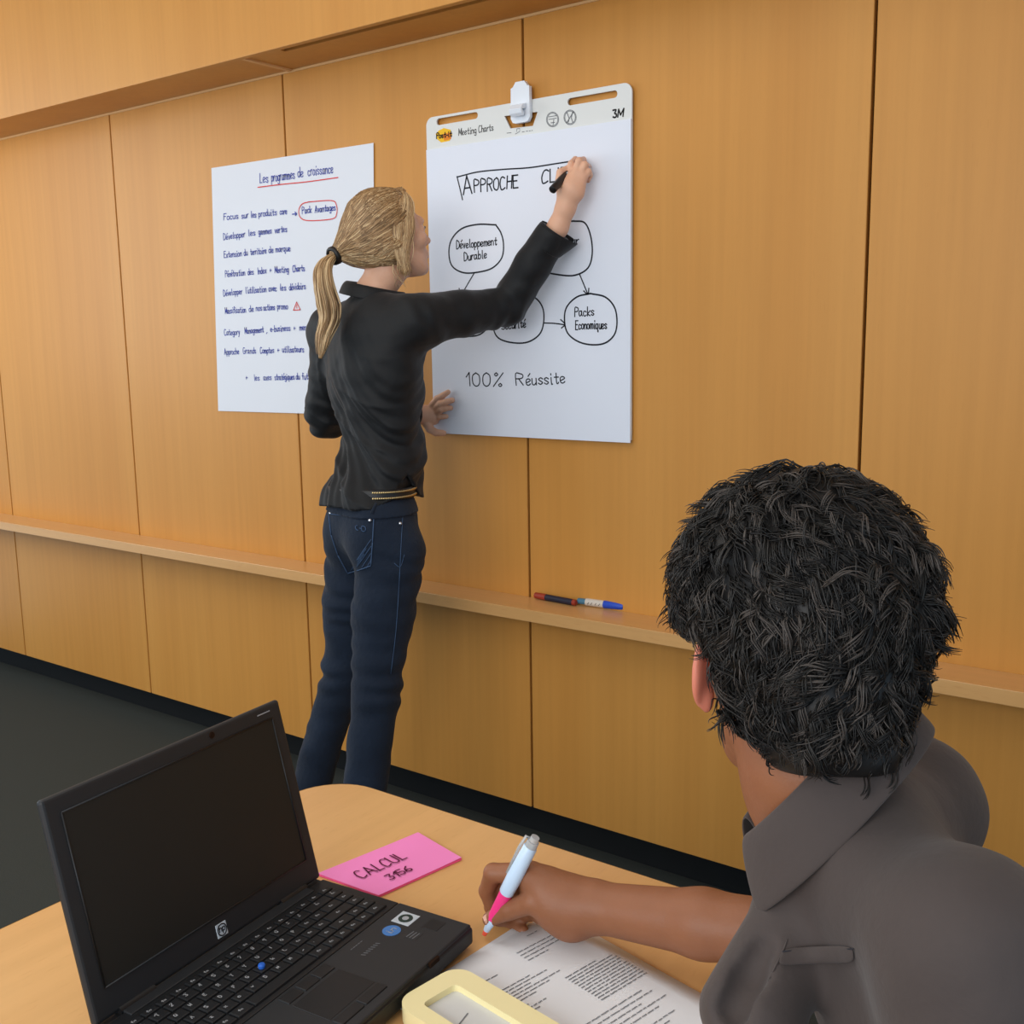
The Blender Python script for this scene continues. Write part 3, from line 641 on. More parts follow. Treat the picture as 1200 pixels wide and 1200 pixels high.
p = np.array(ML @ Vector((.146, .304, LH1 + .0003))); lathe('badge', p, p + UP, [(0, .0085), (.0003, .0085)], M_STICKD, st, 20); lathe('badge', p + UP * .0002, p + UP, [(0, .004), (.0003, .004)], M_LEGEND, st, 16)
p = np.array(ML @ Vector((.147, .276, LH1 - .0002))); st2 = lathe('sticker', p, p + UP, [(0, .0105), (.0006, .0105)], M_STICKB, lap, 22)
b = Bag(); write(b, 'in', np.array(ML @ Vector((.150, .270, LH1 + .0006))), np.array(ML @ Vector((.150, .281, LH1 + .0006))), .008, UP, .0012, 0); b.build('sticker_print', M_LEGEND, st2, False)
sticker('sticker', .172, .298, .192, .318, M_LAPTOPD)
st3 = sticker('sticker', .166, .272, .182, .288, M_LAPTOP); b = Bag()
for k in range(3): ribbon(b, [np.array(ML @ Vector((.169 + .004 * k, .274, LH1 + .0004))), np.array(ML @ Vector((.170 + .004 * k, .286, LH1 + .0004)))], UP, .0011)
b.build('sticker_print', M_PRINT, st3, False)
b = Bag()
for k in range(7): ribbon(b, [np.array(ML @ Vector((.147, .222 + .0042 * k, LH1 + .0003))), np.array(ML @ Vector((.151, .2235 + .0042 * k, LH1 + .0003)))], UP, .0012)
for k in range(5): ribbon(b, [np.array(ML @ Vector((.131, .224 + .0042 * k, LH1 + .0003))), np.array(ML @ Vector((.131, .2265 + .0042 * k, LH1 + .0003)))], UP, .0010)
b.build('palm_print', M_PRINT, lap, False)
# the lid
TLT = math.radians(14.0); ex = lu; ez = -ld * math.sin(TLT) + UP * math.cos(TLT); ey = np.cross(ez, ex)   # ey points towards the sitter... or away
if ey @ ld < 0: ey = -ey
lo = org + np.array([0, 0, LH1 - .004]) - ld * .001
MLid = Matrix(((ex[0], ey[0], ez[0], lo[0]), (ex[1], ey[1], ez[1], lo[1]), (ex[2], ey[2], ez[2], lo[2]), (0, 0, 0, 1)))
LHT = .231
lid = box('lid', (0, -.009, .004), (LWID, 0, LHT), M_LAPTOP, lap, MLid, bevel=.004, seg=3)
box('screen', (.0185, -.002, .034), (LWID - .0185, .0006, LHT - .0185), M_SCREEN, lid, MLid)
bz = Bag()
for (x0, z0), (x1, z1) in zip([(.0185, .034), (LWID - .0185, .034), (LWID - .0185, LHT - .0185), (.0185, LHT - .0185)], [(LWID - .0185, .034), (LWID - .0185, LHT - .0185), (.0185, LHT - .0185), (.0185, .034)]):
    bz.tube([np.array(MLid @ Vector((x0, .0006, z0))), np.array(MLid @ Vector((x1, .0006, z1)))], .0012, 6)
bz.build('screen_gasket', M_LAPTOPD, lid)
nl = np.array(MLid.to_3x3() @ Vector((0, 1, 0)))
lp = lambda x, z, e=.0006: np.array(MLid @ Vector((x, e, z)))
b = Bag(); [ribbon(b, [lp(LWID - .040 + .0035 * k_, LHT - .009), lp(LWID - .0375 + .0035 * k_, LHT - .0088)], nl, .0013) for k_ in range(6)]
bm_o = b.build('lid_print', M_LEGEND, lid, False)
lathe('lid_latch', lp(LWID * .66, LHT - .008, 0), lp(LWID * .66, LHT - .008, 1), [(0, .004), (.0012, .0035)], M_GAP, lid, 14)
bdg = box('maker_badge', (.162, -.001, .0105), (.177, .0008, .0255), M_STICK, lid, MLid, bevel=.0006)
b = Bag(); ribbon(b, [lp(.1695 + .0062 * math.cos(a_), .018 + .0062 * math.sin(a_), .0011) for a_ in np.linspace(0, 2 * math.pi, 22)], nl, .0014)
write(b, 'hp', lp(.1655, .0165, .0011), lp(.1735, .0165, .0011), .0075, nl, .0012, 0); b.build('badge_print', M_LAPTOPD, bdg, False)
for y in (.05, LWID - .05):
    p0 = np.array(ML @ Vector((-.004, y - .022, LH1 - .001))); p1 = np.array(ML @ Vector((-.004, y + .022, LH1 - .001)))
    lathe('hinge', p0, p1, [(0, .0055), (.044, .0055)], M_LAPTOPD, lap, 14)

# ------------------------------------------------------------------ pink sticky notes
nt_ = empty('sticky_note_pad', at_z(465, 1018, TZ), 'thin bright pink sticky note pad with capital lettering, beside the laptop', 'sticky notes')
c4 = [at_z(372, 1026, TZ), at_z(490, 978, TZ), at_z(541, 1008, TZ), at_z(444, 1052, TZ)]
V = [np.array([p[0], p[1], TZ + .0002]) for p in c4] + [np.array([p[0], p[1], TZ + .0026]) for p in c4]
mobj('pad_block', V, [[3, 2, 1, 0], [0, 1, 5, 4], [1, 2, 6, 5], [2, 3, 7, 6], [3, 0, 4, 7], [4, 5, 6, 7]], M_PINKE, nt_, False)
G = []; N = 8
for j in range(N + 1):
    for i in range(N + 1):
        u, v = i / N, j / N; p = (1 - v) * ((1 - u) * c4[0] + u * c4[1]) + v * ((1 - u) * c4[3] + u * c4[2])
        G.append((p[0], p[1], TZ + .0030 + .0035 * max(0, u - .6) ** 2 + .004 * max(0, v - .7) ** 2))
mobj('top_note', G, [[j * (N + 1) + i, (j + 1) * (N + 1) + i, (j + 1) * (N + 1) + i + 1, j * (N + 1) + i + 1] for j in range(N) for i in range(N)], M_PINK, nt_)
b = Bag(); zn = TZ + .0046
write(b, 'CALCUL', at_z(424, 1029, zn), at_z(477, 1005, zn), .021, UP, .0021, .3); b.build('note_writing', M_INKM, nt_, False); b = Bag(); write(b, '3156', at_z(458, 1031, zn), at_z(484, 1019, zn), .0135, UP, .0021, .3)
b.build('note_writing', M_INKM, nt_, False)

# ------------------------------------------------------------------ documents, tray
def sheet(label, corner, ang, z, w=.21, l=.297, text=True):
    """corner = top-left of the page, lines of print run along +y turned by ang"""
    e1 = np.array([math.sin(ang), math.cos(ang), 0]) ; e2 = np.array([math.cos(ang), -math.sin(ang), 0])   # e1 along the lines, e2 down the page
    c = np.array([corner[0], corner[1], z])
    s = empty('paper_sheet', c + e1 * w / 2 + e2 * l / 2, label, 'paper', 'printed sheets under the writing hand')
    N = 10; V = []
    for i in range(N + 1):
        for j in range(N + 1):
            p = c + e1 * w * j / N + e2 * l * i / N; p = p + UP * (.0006 * math.sin(i * .8) * math.sin(j * .5) ** 2 * .4); V.append(p)
    F = [[i * (N + 1) + j, (i + 1) * (N + 1) + j, (i + 1) * (N + 1) + j + 1, i * (N + 1) + j + 1] for i in range(N) for j in range(N)]
    o = mobj('page', V, F, M_DOC, s); sm = o.modifiers.new('thickness', 'SOLIDIFY'); sm.thickness = .0003; sm.offset = -1
    if text:
        b = Bag(); r = random.Random(5)
        def line(v, u0, u1, wd=.0011):
            u = u0
            while u < u1:
                du = r.uniform(.004, .013); du = min(du, u1 - u)
                if du > .002:
                    P = [c + UP * .0008 + e1 * (u + du * k / 4) + e2 * (v + (r.uniform(-.0003, .0003))) for k in range(5)]
                    ribbon(b, P, UP, wd)
                u += du + .0022
        def para():
            nonlocal b
            b.build('printed_paragraph', M_PRINT, s, False); b = Bag()
        line(.012, .15, .165); para()
        for k in range(4): line(.030 + .0062 * k, .118, .118 + (.07, .062, .075, .03)[k])
        para()
        for k in range(3): line(.040 + .0055 * k, .030, .030 + (.022, .045, .026)[k])
        para()
        for k in range(6): line(.070 + .0052 * k, .030, .030 + (.07, .09, .062, .10, .08, .055)[k])
        para()
        for k in range(3): line(.106 + .0055 * k, .045, .045 + (.02, .04, .026)[k])
        para()
        for k in range(12): line(.100 + .0048 * k, .125, .125 + (.07 if k else .05), .0012)
        para()
        for k in range(9): line(.170 + .0075 * k, .05, .05 + (.12, .125, .1, .13, .11, .06, .12, .1, .08)[k])
        para()
        for k in range(5): line(.245 + .0075 * k, .04, .04 + (.12, .125, .1, .13, .11)[k])
        para()
    return s
zp = TZ + .0006
sheet('printed white sheet lowest in the stack, its corner out beside the laptop', (-.702, .732), math.radians(5), zp, text=False)
sheet('printed white sheet second from the bottom of the stack on the table', (-.700, .748), math.radians(8), zp + .0008, text=False)
sheet('printed white sheet just under the top page on the table', (-.699, .757), math.radians(11), zp + .0016, text=False)
sheet('white page of printed text on top of the stack, under the writing hand', (-.702, .768), math.radians(12), zp + .0024)

tray = empty('desk_tray', at_z(550, 1180, TZ + .01), 'cream plastic tray with rounded corner and grey middle, on the papers', 'tray')
t0 = at_z(530, 1133, TZ + .022); ta = math.radians(13); t1 = np.array([math.cos(ta), -math.sin(ta) * .0 + math.sin(ta) * .0, 0])
e1 = unit(at_z(615, 1172, TZ + .022) - at_z(553, 1136, TZ + .022)); e1[2] = 0; e1 = unit(e1); e2 = np.cross(UP, e1)
if e2 @ np.array([0, -1, 0]) < 0: e2 = -e2
MT = Matrix(((e1[0], e2[0], 0, t0[0]), (e1[1], e2[1], 0, t0[1]), (0, 0, 1, TZ + .004), (0, 0, 0, 1)))
TWD, TLN = .16, .085
mnx = min((ML.inverted() @ MT @ Vector((x_, y_, 0)))[0] for x_, y_ in rrect(-.012, -.004, TWD, TLN, .022, 8))
MT = Matrix.Translation(Vector(ld) * max(0, LDEP + .003 - mnx)) @ MT
fr = plate('frame', rrect(-.012, -.004, TWD, TLN, .022, 8), [rrect(.012, .021, TWD - .022, TLN - .018, .006, 4)], .018, MT, M_CREAM, tray)
bv = fr.modifiers.new('bevel', 'BEVEL'); bv.width = .0035; bv.segments = 3; bv.limit_method = 'ANGLE'; bv.angle_limit = math.radians(50)
box('insert', (.010, .019, .0005), (TWD - .02, TLN - .016, .011), M_GREYI, tray, MT)
b = Bag(); ribbon(b, [np.array(MT @ Vector((.05, .04, .0115))), np.array(MT @ Vector((.058, .062, .0115)))], UP, .0014); b.build('insert_mark', M_PRINT, tray, False)

# ------------------------------------------------------------------ heads and hands shared by both people
def frame(fwd, up):
    f = unit(fwd); u = np.asarray(up, float); u = unit(u - f * (u @ f)); r = np.cross(f, u); return np.array([r, f, u])   # right, forward, up
class Head:
    def __init__(s, c, fwd, up, sc): s.c = np.asarray(c, float); s.R = frame(fwd, up); s.s = sc
    def p(s, x, y, z): return s.c + (np.array([x, y, z]) * s.s) @ s.R
    def loc(s, P): return ((P - s.c) @ s.R.T) / s.s
    def rad(s, *r): return np.array(r) * s.s
def add_head(S, H, fem):
    R, p, q = H.R, H.p, H.s
    S.ell(p(0, -.014, .028), H.rad(.075, .096, .086), R, 0)
    jw = 1 if fem else .86
    S.ell(p(0, .026, -.03), H.rad(.060 * jw, .062, .074), R, .03 * q)
    S.ell(p(0, .052, -.078), H.rad(.040, .038, .034), R, .03 * q)           # jaw front
    S.cap(p(-.008, .078, -.098), p(.008, .078, -.098), .015 * q, k=.018 * q)  # chin
    for sx in (-1, 1):
        S.cap(p(sx * .056 * jw ** 1.6, -.004, -.052), p(sx * .03 * jw, .058, -.095 + .01 * (not fem)), .017 * q, .014 * q, k=.025 * q)   # jaw line
        S.ell(p(sx * .038, .062, -.022), H.rad(.026, .024, .022), R, .02 * q)                          # cheek
    S.cap(p(-.034, .078, .024), p(.034, .078, .024), (.012 if fem else .015) * q, k=.016 * q)          # brow
    for sx in (-1, 1):
        c = p(sx * .031, .101, .003); S.cut(lambda P, c=c: d_ell(P, c, R, H.rad(.019, .018, .012)), .012 * q)   # sockets
        S.cap(p(sx * .020, .082, .004), p(sx * .042, .076, .003), .0085 * q, k=.006 * q)               # closed part of lids
    S.cap(p(0, .088, .012), p(0, .107, -.024), .0075 * q, .0095 * q, k=.012 * q)                       # nose
    S.ell(p(0, .109, -.028), H.rad(.0095, .010, .0085), R, .006 * q)
    for sx in (-1, 1): S.ell(p(sx * .0105, .098, -.032), H.rad(.0075, .010, .007), R, .005 * q)
    S.ell(p(0, .084, -.058), H.rad(.026, .017, .018), R, .014 * q)                                       # muzzle
    for sx in (-1, 1):
        S.cap(p(sx * .021, .086, -.0605), p(sx * .004, .0995, -.056), .003 * q, .0052 * q, k=.005 * q)
        S.cap(p(sx * .020, .086, -.0625), p(0, .0985, -.067), .003 * q, .006 * q, k=.005 * q)
        out = 0 if fem else .28; es = 1 if fem else .9
        e = p(sx * (.0745 if fem else .079), -.014, -.008); ef = unit(R[1] * .82 + R[0] * sx * -.32 * -1 * 0 + R[0] * sx * -.45); RE = frame(ef, R[2] - R[1] * .22)
        S.ell(e + R[0] * sx * .004 * q, H.rad(.0065, .0185, .033) * es, frame(R[1] - R[0] * sx * (.45 + out), R[2] - R[1] * .2), .006 * q)   # ear
        S.ell(e + R[1] * .006 * q - R[2] * .024 * q, H.rad(.006, .009, .012), R, .008 * q)               # lobe
        S.cut(lambda P, e=e, sx=sx: d_ell(P, e + R[1] * .004 * q + R[0] * sx * .0115 * q, frame(R[1] - R[0] * sx * (.45 + out), R[2] - R[1] * .2), H.rad(.006, .011, .021)), .004 * q)
def eyes(H, parent):
    for sx in (-1, 1):
        b = Bag(); c = H.p(sx * .031, .0785, .0035)
        V, F = [], []
        for m_, (off, r) in enumerate(((0, .0125), (.0065, .0066))):
            for i in range(7):
                th = math.pi * i / 6
                for j in range(12):
                    ph = 2 * math.pi * j / 12; V.append(c + (H.R[1] * (off + r * math.cos(th)) + H.R[0] * r * math.sin(th) * math.cos(ph) + H.R[2] * r * math.sin(th) * math.sin(ph)) * H.s)
            F += [([m_ * 84 + i * 12 + j, m_ * 84 + i * 12 + (j + 1) % 12, m_ * 84 + (i + 1) * 12 + (j + 1) % 12, m_ * 84 + (i + 1) * 12 + j], m_) for i in range(6) for j in range(12)]
        mobj('eye', V, [f for f, _ in F], None, parent, True, [M_EYEW, M_IRIS], [m for _, m in F])
def finger(S, pts, rs, k=.0022):
    for i in range(len(pts) - 1): S.cap(pts[i], pts[i + 1], rs[i], rs[i + 1], k=.004 if i == 0 else k)
def ring_np(c, n, R, r, seg=24, sides=8):
    n = unit(n); a = unit(np.cross(n, [.3, .4, .85])); b = np.cross(n, a)
    pts = [c + R * (math.cos(t) * a + math.sin(t) * b) for t in np.linspace(0, 2 * math.pi, seg + 1)]
    return tube_np(pts, r, sides)

# ------------------------------------------------------------------ woman writing on the pad
WG = D(437, 1050, 2.68); WG[2] = 0
woman = empty('person', WG, 'standing person with a blond ponytail, black shirt and blue jeans, writing on the flip chart', 'person')
wN = D(436, 352, 2.62); wSR = D(487, 376, 2.545); wER = D(594, 359, 2.66); wWR = D(654, 266, 2.578)
wSL = D(391, 388, 2.715); wEL = D(380, 490, 2.83); wWL = D(486, 486, 2.945)
wCH = D(441, 432, 2.63); wWA = D(450, 545, 2.66); wPE = D(437, 612, 2.66)
wHR = D(456, 628, 2.60); wKR = D(441, 812, 2.60); wAR = D(413, 1018, 2.64)
wHL = D(419, 626, 2.73); wKL = D(405, 786, 2.77); wAL = D(341, 985, 2.86)
wAR[2] = .085; wAL[2] = .085
HW = Head(D(456, 276, 2.60), (.36, .93, .16), (-.06, -.12, 1), .93)
hip_r = unit(wHR - wHL); hip_f = unit(np.cross(UP, hip_r)); RB = frame(hip_f, UP)     # hip_f points to the wall
S = Solid()
add_head(S, HW, True)
S.chain([HW.p(0, -.022, -.04), HW.p(0, -.024, -.085), wN + np.array([0, .006, .012]), wN - UP * .07], [.050, .046, .046, .055], .015, .02)
S.chain([wSR - UP * .03, wER, wWR], [.034, .030, .024], .015, .02)
S.chain([wSL - UP * .03, wEL, wWL], [.040, .030, .024], .02, .03)
S.ell(wCH + UP * .00, (.115, .070, .15), RB, .03)
S.ell(wWA, (.098, .066, .14), RB, .04); S.ell(wPE, (.118, .082, .10), RB, .04)
# right hand round the marker
hw = lambda x, y, t: D(x, y, t - .046)
S.chain([wWR, hw(663, 243, 2.605), hw(669, 222, 2.590)], [.025, .0235, .027], .012)
S.cap(hw(663, 228, 2.60), hw(667, 205, 2.60), .017, .013, .015); S.cap(hw(676, 226, 2.585), hw(683, 207, 2.578), .018, .012, .015); S.cap(hw(668, 220, 2.588), hw(675, 203, 2.582), .02, .013, .016)
finger(S, [hw(667, 205, 2.60), hw(669.5, 192, 2.59), hw(674, 187, 2.612), hw(676.5, 190, 2.622)], [.0092, .0084, .0076, .0068])
finger(S, [hw(674, 203, 2.583), hw(678.5, 188.5, 2.575), hw(683.5, 187.5, 2.602), hw(682, 193.5, 2.618)], [.0096, .0086, .0078, .0068])
finger(S, [hw(680, 205, 2.577), hw(685.5, 193, 2.572), hw(689, 195.5, 2.600), hw(686, 203, 2.612)], [.0092, .0083, .0075, .0066])
finger(S, [hw(684, 209, 2.577), hw(689.5, 201, 2.577), hw(691.5, 205, 2.600), hw(689, 211.5, 2.610)], [.0084, .0076, .0068, .0060])
finger(S, [hw(660, 233, 2.602), hw(655, 215, 2.590), hw(656.5, 202, 2.588), hw(666, 197, 2.597)], [.0125, .0105, .0090, .0078])
# left hand steadying the lower corner of the pad
lw = lambda x, y, o: at_y(x, y, WALL_Y - o)
S.chain([wWL, lw(497, 485, .045), lw(505, 483, .034)], [.024, .022, .019], .012)
S.cap(lw(500, 490, .04), lw(508, 491, .03), .020, .017, .014)
finger(S, [lw(506, 476, .036), lw(512, 467.5, .038), lw(519, 463.5, .034), lw(525, 459.5, .027)], [.0105, .0092, .0083, .0072])
finger(S, [lw(509, 480, .032), lw(516, 473.5, .038), lw(523, 471, .034), lw(530, 469, .027)], [.0105, .0095, .0085, .0073])
finger(S, [lw(510, 485, .030), lw(517, 480, .036), lw(523, 478.5, .030), lw(528, 478, .025)], [.0100, .0090, .0080, .0070])
finger(S, [lw(509, 491, .028), lw(515, 488.5, .030), lw(520, 488, .026), lw(523, 488, .023)], [.0090, .0080, .0072, .0064])
finger(S, [lw(500, 496, .045), lw(504, 503, .045), lw(511, 507, .038), lw(519.5, 507.5, .026)], [.0130, .0115, .0100, .0085])
def lips(P):
    l = HW.loc(P); return ((np.abs(l[:, 0]) < .022) & (l[:, 1] > .088) & (l[:, 2] < -.052 - .10 * np.abs(l[:, 0])) & (l[:, 2] > -.0725)).astype(int)
solid_obj('body', S, .0028, None, woman, mats=[M_SKINW, M_LIP], pick=lips)
eyes(HW, woman)
b = Bag()
for sx in (-1, 1): b.tube([HW.p(sx * .016, .093, .020), HW.p(sx * .030, .092, .0245), HW.p(sx * .044, .080, .021)], [.0022, .0024, .001], 6)
b.build('eyebrows', HB[0], woman)
b = Bag()
for sx in (-1, 1): b.tube([HW.p(sx * .019, .0925, .006), HW.p(sx * .031, .0945, .0085), HW.p(sx * .044, .086, .004)], [.0009, .0015, .0009], 6)
b.build('eyelashes', M_LEATHER, woman)
b = Bag(); b.add(*ring_np(hw(686.5, 196.5, 2.586), hw(689, 196, 2.600) - hw(685.5, 193, 2.572), .0098, .0014)); b.build('finger_ring', M_SILVER, woman)

# black shirt
def folds_shirt(d, P):
    q = (P - wWA) @ RB.T
    along = q[:, 2]; diag = q[:, 0] * .75 + q[:, 2] * .75 + .05 * np.sin(q[:, 0] * 13)
    body = np.exp(-((along + .0) / .22) ** 2)
    f = .0075 * body * np.sin(diag * 62 + 2 * noise3(P, 9, 2)) ** 3
    f += .0100 * body * (1 - np.abs(np.sin(q[:, 0] * 14 + q[:, 2] * 26 + 1.6 * noise3(P, 7, 4)))) ** 3 * (.4 + .6 * np.clip(noise3(P, 8, 6) + .4, 0, 1))
    up_ = np.exp(-((along - .26) / .16) ** 2); f += .0080 * up_ * (1 - np.abs(np.sin(q[:, 0] * 24 - q[:, 2] * 9 + 1.5 * noise3(P, 8, 7)))) ** 3 * np.clip(noise3(P, 9, 8) + .3, 0, 1)
    f += .0042 * noise3(P, 24, 1) + .0020 * noise3(P, 55, 3)
    for a, c_, r in ((wSR, wER, .06), (wER, wWR, .06), (wSL, wEL, .06), (wEL, wWL, .06)):
        ax = unit(c_ - a); h = (P - a) @ ax; w = np.exp(-(np.linalg.norm(P - a - np.clip(h, 0, 9)[:, None] * ax, axis=1) / .075) ** 2)
        near = np.exp(-((h - np.linalg.norm(c_ - a)) / .07) ** 2) + np.exp(-(h / .07) ** 2) * .8
        f += .0066 * w * near * (.5 + .5 * noise3(P, 17, 9)) * np.sin(h * 120 + 4 * noise3(P, 14, 5))
    return d - f
T = Solid()
T.ell(wCH + UP * .045 - hip_f * .005, (.150, .098, .150), RB, 0)
T.ell(wCH - UP * .06, (.138, .098, .13), RB, .06)
T.ell(wWA + UP * .02, (.120, .094, .12), RB, .06)
T.ell(wPE + UP * .035 + hip_f * -.004, (.140, .118, .12), RB, .05)
T.chain([wN - UP * .062, wSR - UP * .002], [.050, .052], .025); T.chain([wN - UP * .062, wSL + UP * .004], [.052, .050], .03)
sT = Solid()
sl_r = [wSR, (wSR * .5 + wER * .5) - UP * .002, wER, wER * .5 + wWR * .5, wWR - (wWR - wER) * .02]
T.chain(sl_r, [.060, .053, .046, .043, .042], .02, .05)
T.chain([wSL, wSL * .5 + wEL * .5, wEL, wEL * .5 + wWL * .5, wWL], [.058, .052, .048, .042, .038], .02, .05)
T.mod(folds_shirt)
neck_ax = unit(HW.p(0, -.024, -.085) - (wN - UP * .05))
T.cut(lambda P: d_cap(P, wN - UP * .0, HW.p(0, -.02, -.06), .050, .052), .004)
nN = D(478, 573, 2.56)      # side notch over the belt
def hem(P):
    q = (P - wPE) @ RB.T; z0 = .074 + .007 * np.sin(q[:, 0] * 14 + 1) - .03 * np.exp(-((q[:, 1] + .1) / .07) ** 2)
    side = np.exp(-((q[:, 1] - .030) / .030) ** 2) * (q[:, 0] > .05)
    z0 = z0 + .050 * side - .020 * np.clip((q[:, 1] - .06) / .04, 0, 1)
    return z0 - q[:, 2]
T.keep(hem, .003)
fa = unit(wWR - wER)
T.keep(lambda P: np.where(np.linalg.norm(P - wWR, axis=1) < .16, (P - (wWR - fa * .012)) @ fa, -1), .003)
fb = unit(wWL - wEL)
T.keep(lambda P: np.where(np.linalg.norm(P - wWL, axis=1) < .12, (P - (wWL + fb * .006)) @ fb, -1), .003)
shirt = solid_obj('shirt', T, .0045, M_SHIRTW, woman)
def collar(cn, R, rad, drop, stand, leafs, matl, parent, name='collar', gap=.28, thick=.0022, flare=.016, n=48):
    """stand-up collar with a folded leaf; R rows right, forward, up; leafs(phi 0 back .. pi front) -> leaf length"""
    V = []; F = []; prof = 7
    for i in range(n + 1):
        ph = gap + (2 * math.pi - 2 * gap) * i / n                      # 0 = front
        dirv = R[0] * math.sin(ph) + R[1] * math.cos(ph) * 1.12; front = max(0, math.cos(ph))
        L = leafs(abs(math.pi - ph) / (math.pi - gap)); base = cn - R[2] * drop * (1 + math.cos(ph)) / 2 + dirv * rad
        top = base + R[2] * stand + dirv * .002
        V += [base - R[2] * stand * .3, base + R[2] * stand * .4, top, top + dirv * .006 - R[2] * .0005, top + dirv * (.010 + flare * .25) - R[2] * L * .3, top + dirv * (.010 + flare * .65) - R[2] * L * .65, top + dirv * (.010 + flare) - R[2] * L]
    for i in range(n):
        for j in range(prof - 1): a = i * prof + j; F.append([a, a + prof, a + prof + 1, a + 1])
    o = mobj(name, V, F, matl, parent); m_ = o.modifiers.new('thick', 'SOLIDIFY'); m_.thickness = thick; m_.offset = 0
    m_ = o.modifiers.new('round', 'SUBSURF'); m_.levels = 1; m_.render_levels = 2; return o
collar(D(440, 350, 2.62) + UP * .013, frame(RB[1] + np.array([.15, 0, 0]), neck_ax), .058, .022, .028, lambda s: .030 + .016 * max(0, s - .6), M_SHIRTW, shirt, gap=.45, flare=.010)
# open cuff on the writing arm
cu_ax = fa; n1 = unit(np.cross(cu_ax, UP)); n2 = np.cross(cu_ax, n1); V = []; F = []; nn = 28
for i in range(nn + 1):
    a = 2 * math.pi * (.03 + .94 * i / nn) + 2.3; dd = n1 * math.cos(a) + n2 * math.sin(a)
    opn = min(i, nn - i) / nn * 2; fl = .022 * max(0, 1 - opn * 2.6) ** 1.2
    for s, r in ((-.062, .043), (-.035, .0425), (-.008, .042)): V.append(wWR + cu_ax * (s + fl * .1) + dd * (r + fl * (s + .066) / .05))
for i in range(nn):
    for j in range(2): a = i * 3 + j; F.append([a, a + 3, a + 4, a + 1])
o = mobj('cuff', V, F, M_SHIRTW, shirt); m_ = o.modifiers.new('thick', 'SOLIDIFY'); m_.thickness = .0028
m_ = o.modifiers.new('round', 'SUBSURF'); m_.levels = 1; m_.render_levels = 2

# jeans
def folds_jeans(d, P):
    f = .0018 * noise3(P, 26, 4)
    for hp, kn, an in ((wHR, wKR, wAR), (wHL, wKL, wAL)):
        ax = unit(an - hp); h = (P - hp) @ ax; lk = (kn - hp) @ ax; w = np.exp(-(np.linalg.norm(P - hp - np.clip(h, 0, 9)[:, None] * ax, axis=1) / .10) ** 2)
        lat = (P - hp) @ hip_r; gate = .5 + .5 * noise3(P, 19, 9)
        f += .0120 * w * gate * np.exp(-((h - lk) / .13) ** 2) * np.sin(h * 105 + lat * 35 + 4.5 * noise3(P, 15, 6))
        f += .0115 * w * gate * np.exp(-((h - .13) / .09) ** 2) * np.sin(h * 120 - lat * 30 + 4 * noise3(P, 16, 8))
        f += .0030 * w * np.exp(-((h - lk - .25) / .12) ** 2) * np.sin(h * 60 + lat * 70 + 3 * noise3(P, 12, 3))
    return d - f
J = Solid()
J.ell(wPE + UP * .012, (.132, .102, .115), RB, 0)
J.ell(wHR - hip_f * .026 - UP * .01, (.074, .082, .10), RB, .04); J.ell(wHL - hip_f * .018 + hip_r * .010 - UP * .01, (.070, .076, .10), RB, .04)
hem_r = wAR - UP * .045; hem_l = wAL - UP * .045
J.chain([wHR + hip_r * .012 - UP * .04, wHR * .5 + wKR * .5, wKR, wKR * .55 + wAR * .45, hem_r], [.082, .075, .058, .053, .060], .015, .02)
J.chain([wHL - hip_r * .004 - UP * .04, wHL * .5 + wKL * .5, wKL, wKL * .55 + wAL * .45, hem_l], [.080, .072, .056, .050, .058], .012, .01)
J.mod(folds_jeans)
J.keep(lambda P: np.maximum((P - wPE)[:, 2] - .078, .030 - P[:, 2]), .004)
jeans = solid_obj('jeans', J, .005, M_DENIM, woman)
def shell(base, off, region, name, h, m, parent, lo, hi):
    K_ = Solid(); K_.lo = np.minimum(lo, hi); K_.hi = np.maximum(lo, hi)
    K_.mod(lambda d, P: base(P) - off); K_.keep(region, 0)
    return solid_obj(name, K_, h, m, parent, pad=.004)
shell(J, .004, lambda P: np.abs((P - wPE)[:, 2] - .052) - .020, 'waistband', .004, M_DENIM, jeans, wPE - .23, wPE + .23)
Jb = Solid(); Jb.ell(wPE + UP * .012, (.148, .108, .115), RB, 0)
belt = shell(J, .006, lambda P: np.abs((P - wPE)[:, 2] - .062) - .0125, 'belt', .004, M_LEATHER, woman, wPE - .23, wPE + .23) if False else None
Bl = Solid(); Bl.lo = wPE - .23; Bl.hi = wPE + .23
Bl.mod(lambda d, P: np.abs(d_ell(P, wPE + UP * .063, RB, np.array([.127, .100, .15]))) - .004); Bl.keep(lambda P: np.abs((P - wPE)[:, 2] - .084) - .013, .001)
belt = solid_obj('belt', Bl, .004, M_LEATHER, woman, pad=.004)
# undershirt just seen above the belt
U_ = Solid(); U_.ell(wWA - UP * .01, (.104, .074, .12), RB, 0); U_.ell(wPE + UP * .045, (.121, .092, .115), RB, .01); U_.keep(lambda P: .06 - (P - wPE)[:, 2], .002)
solid_obj('undershirt', U_, .006, M_LEATHER, woman)
def surf(fn, p, n):   # push a point on to an implicit surface along n
    p = np.array(p, float)
    for _ in range(14): p = p - n * float(fn(p[None])[0]) * .8
    return p
def draw_on(fn, pts, depth_hint, lift=.001):
    out = []
    for px, py in pts:
        r = unit(_ray(px, py)); o_ = np.array([0, 0, CAM_H]) + r * (depth_hint * np.linalg.norm(_ray(px, py)) / 1243)
        out.append(surf(fn, o_ - r * .02, r * -1.0) - r * lift)
    return out
stud = Bag()
bf = lambda P: d_ell(P, wPE + UP * .063, RB, np.array([.131, .104, .154]))
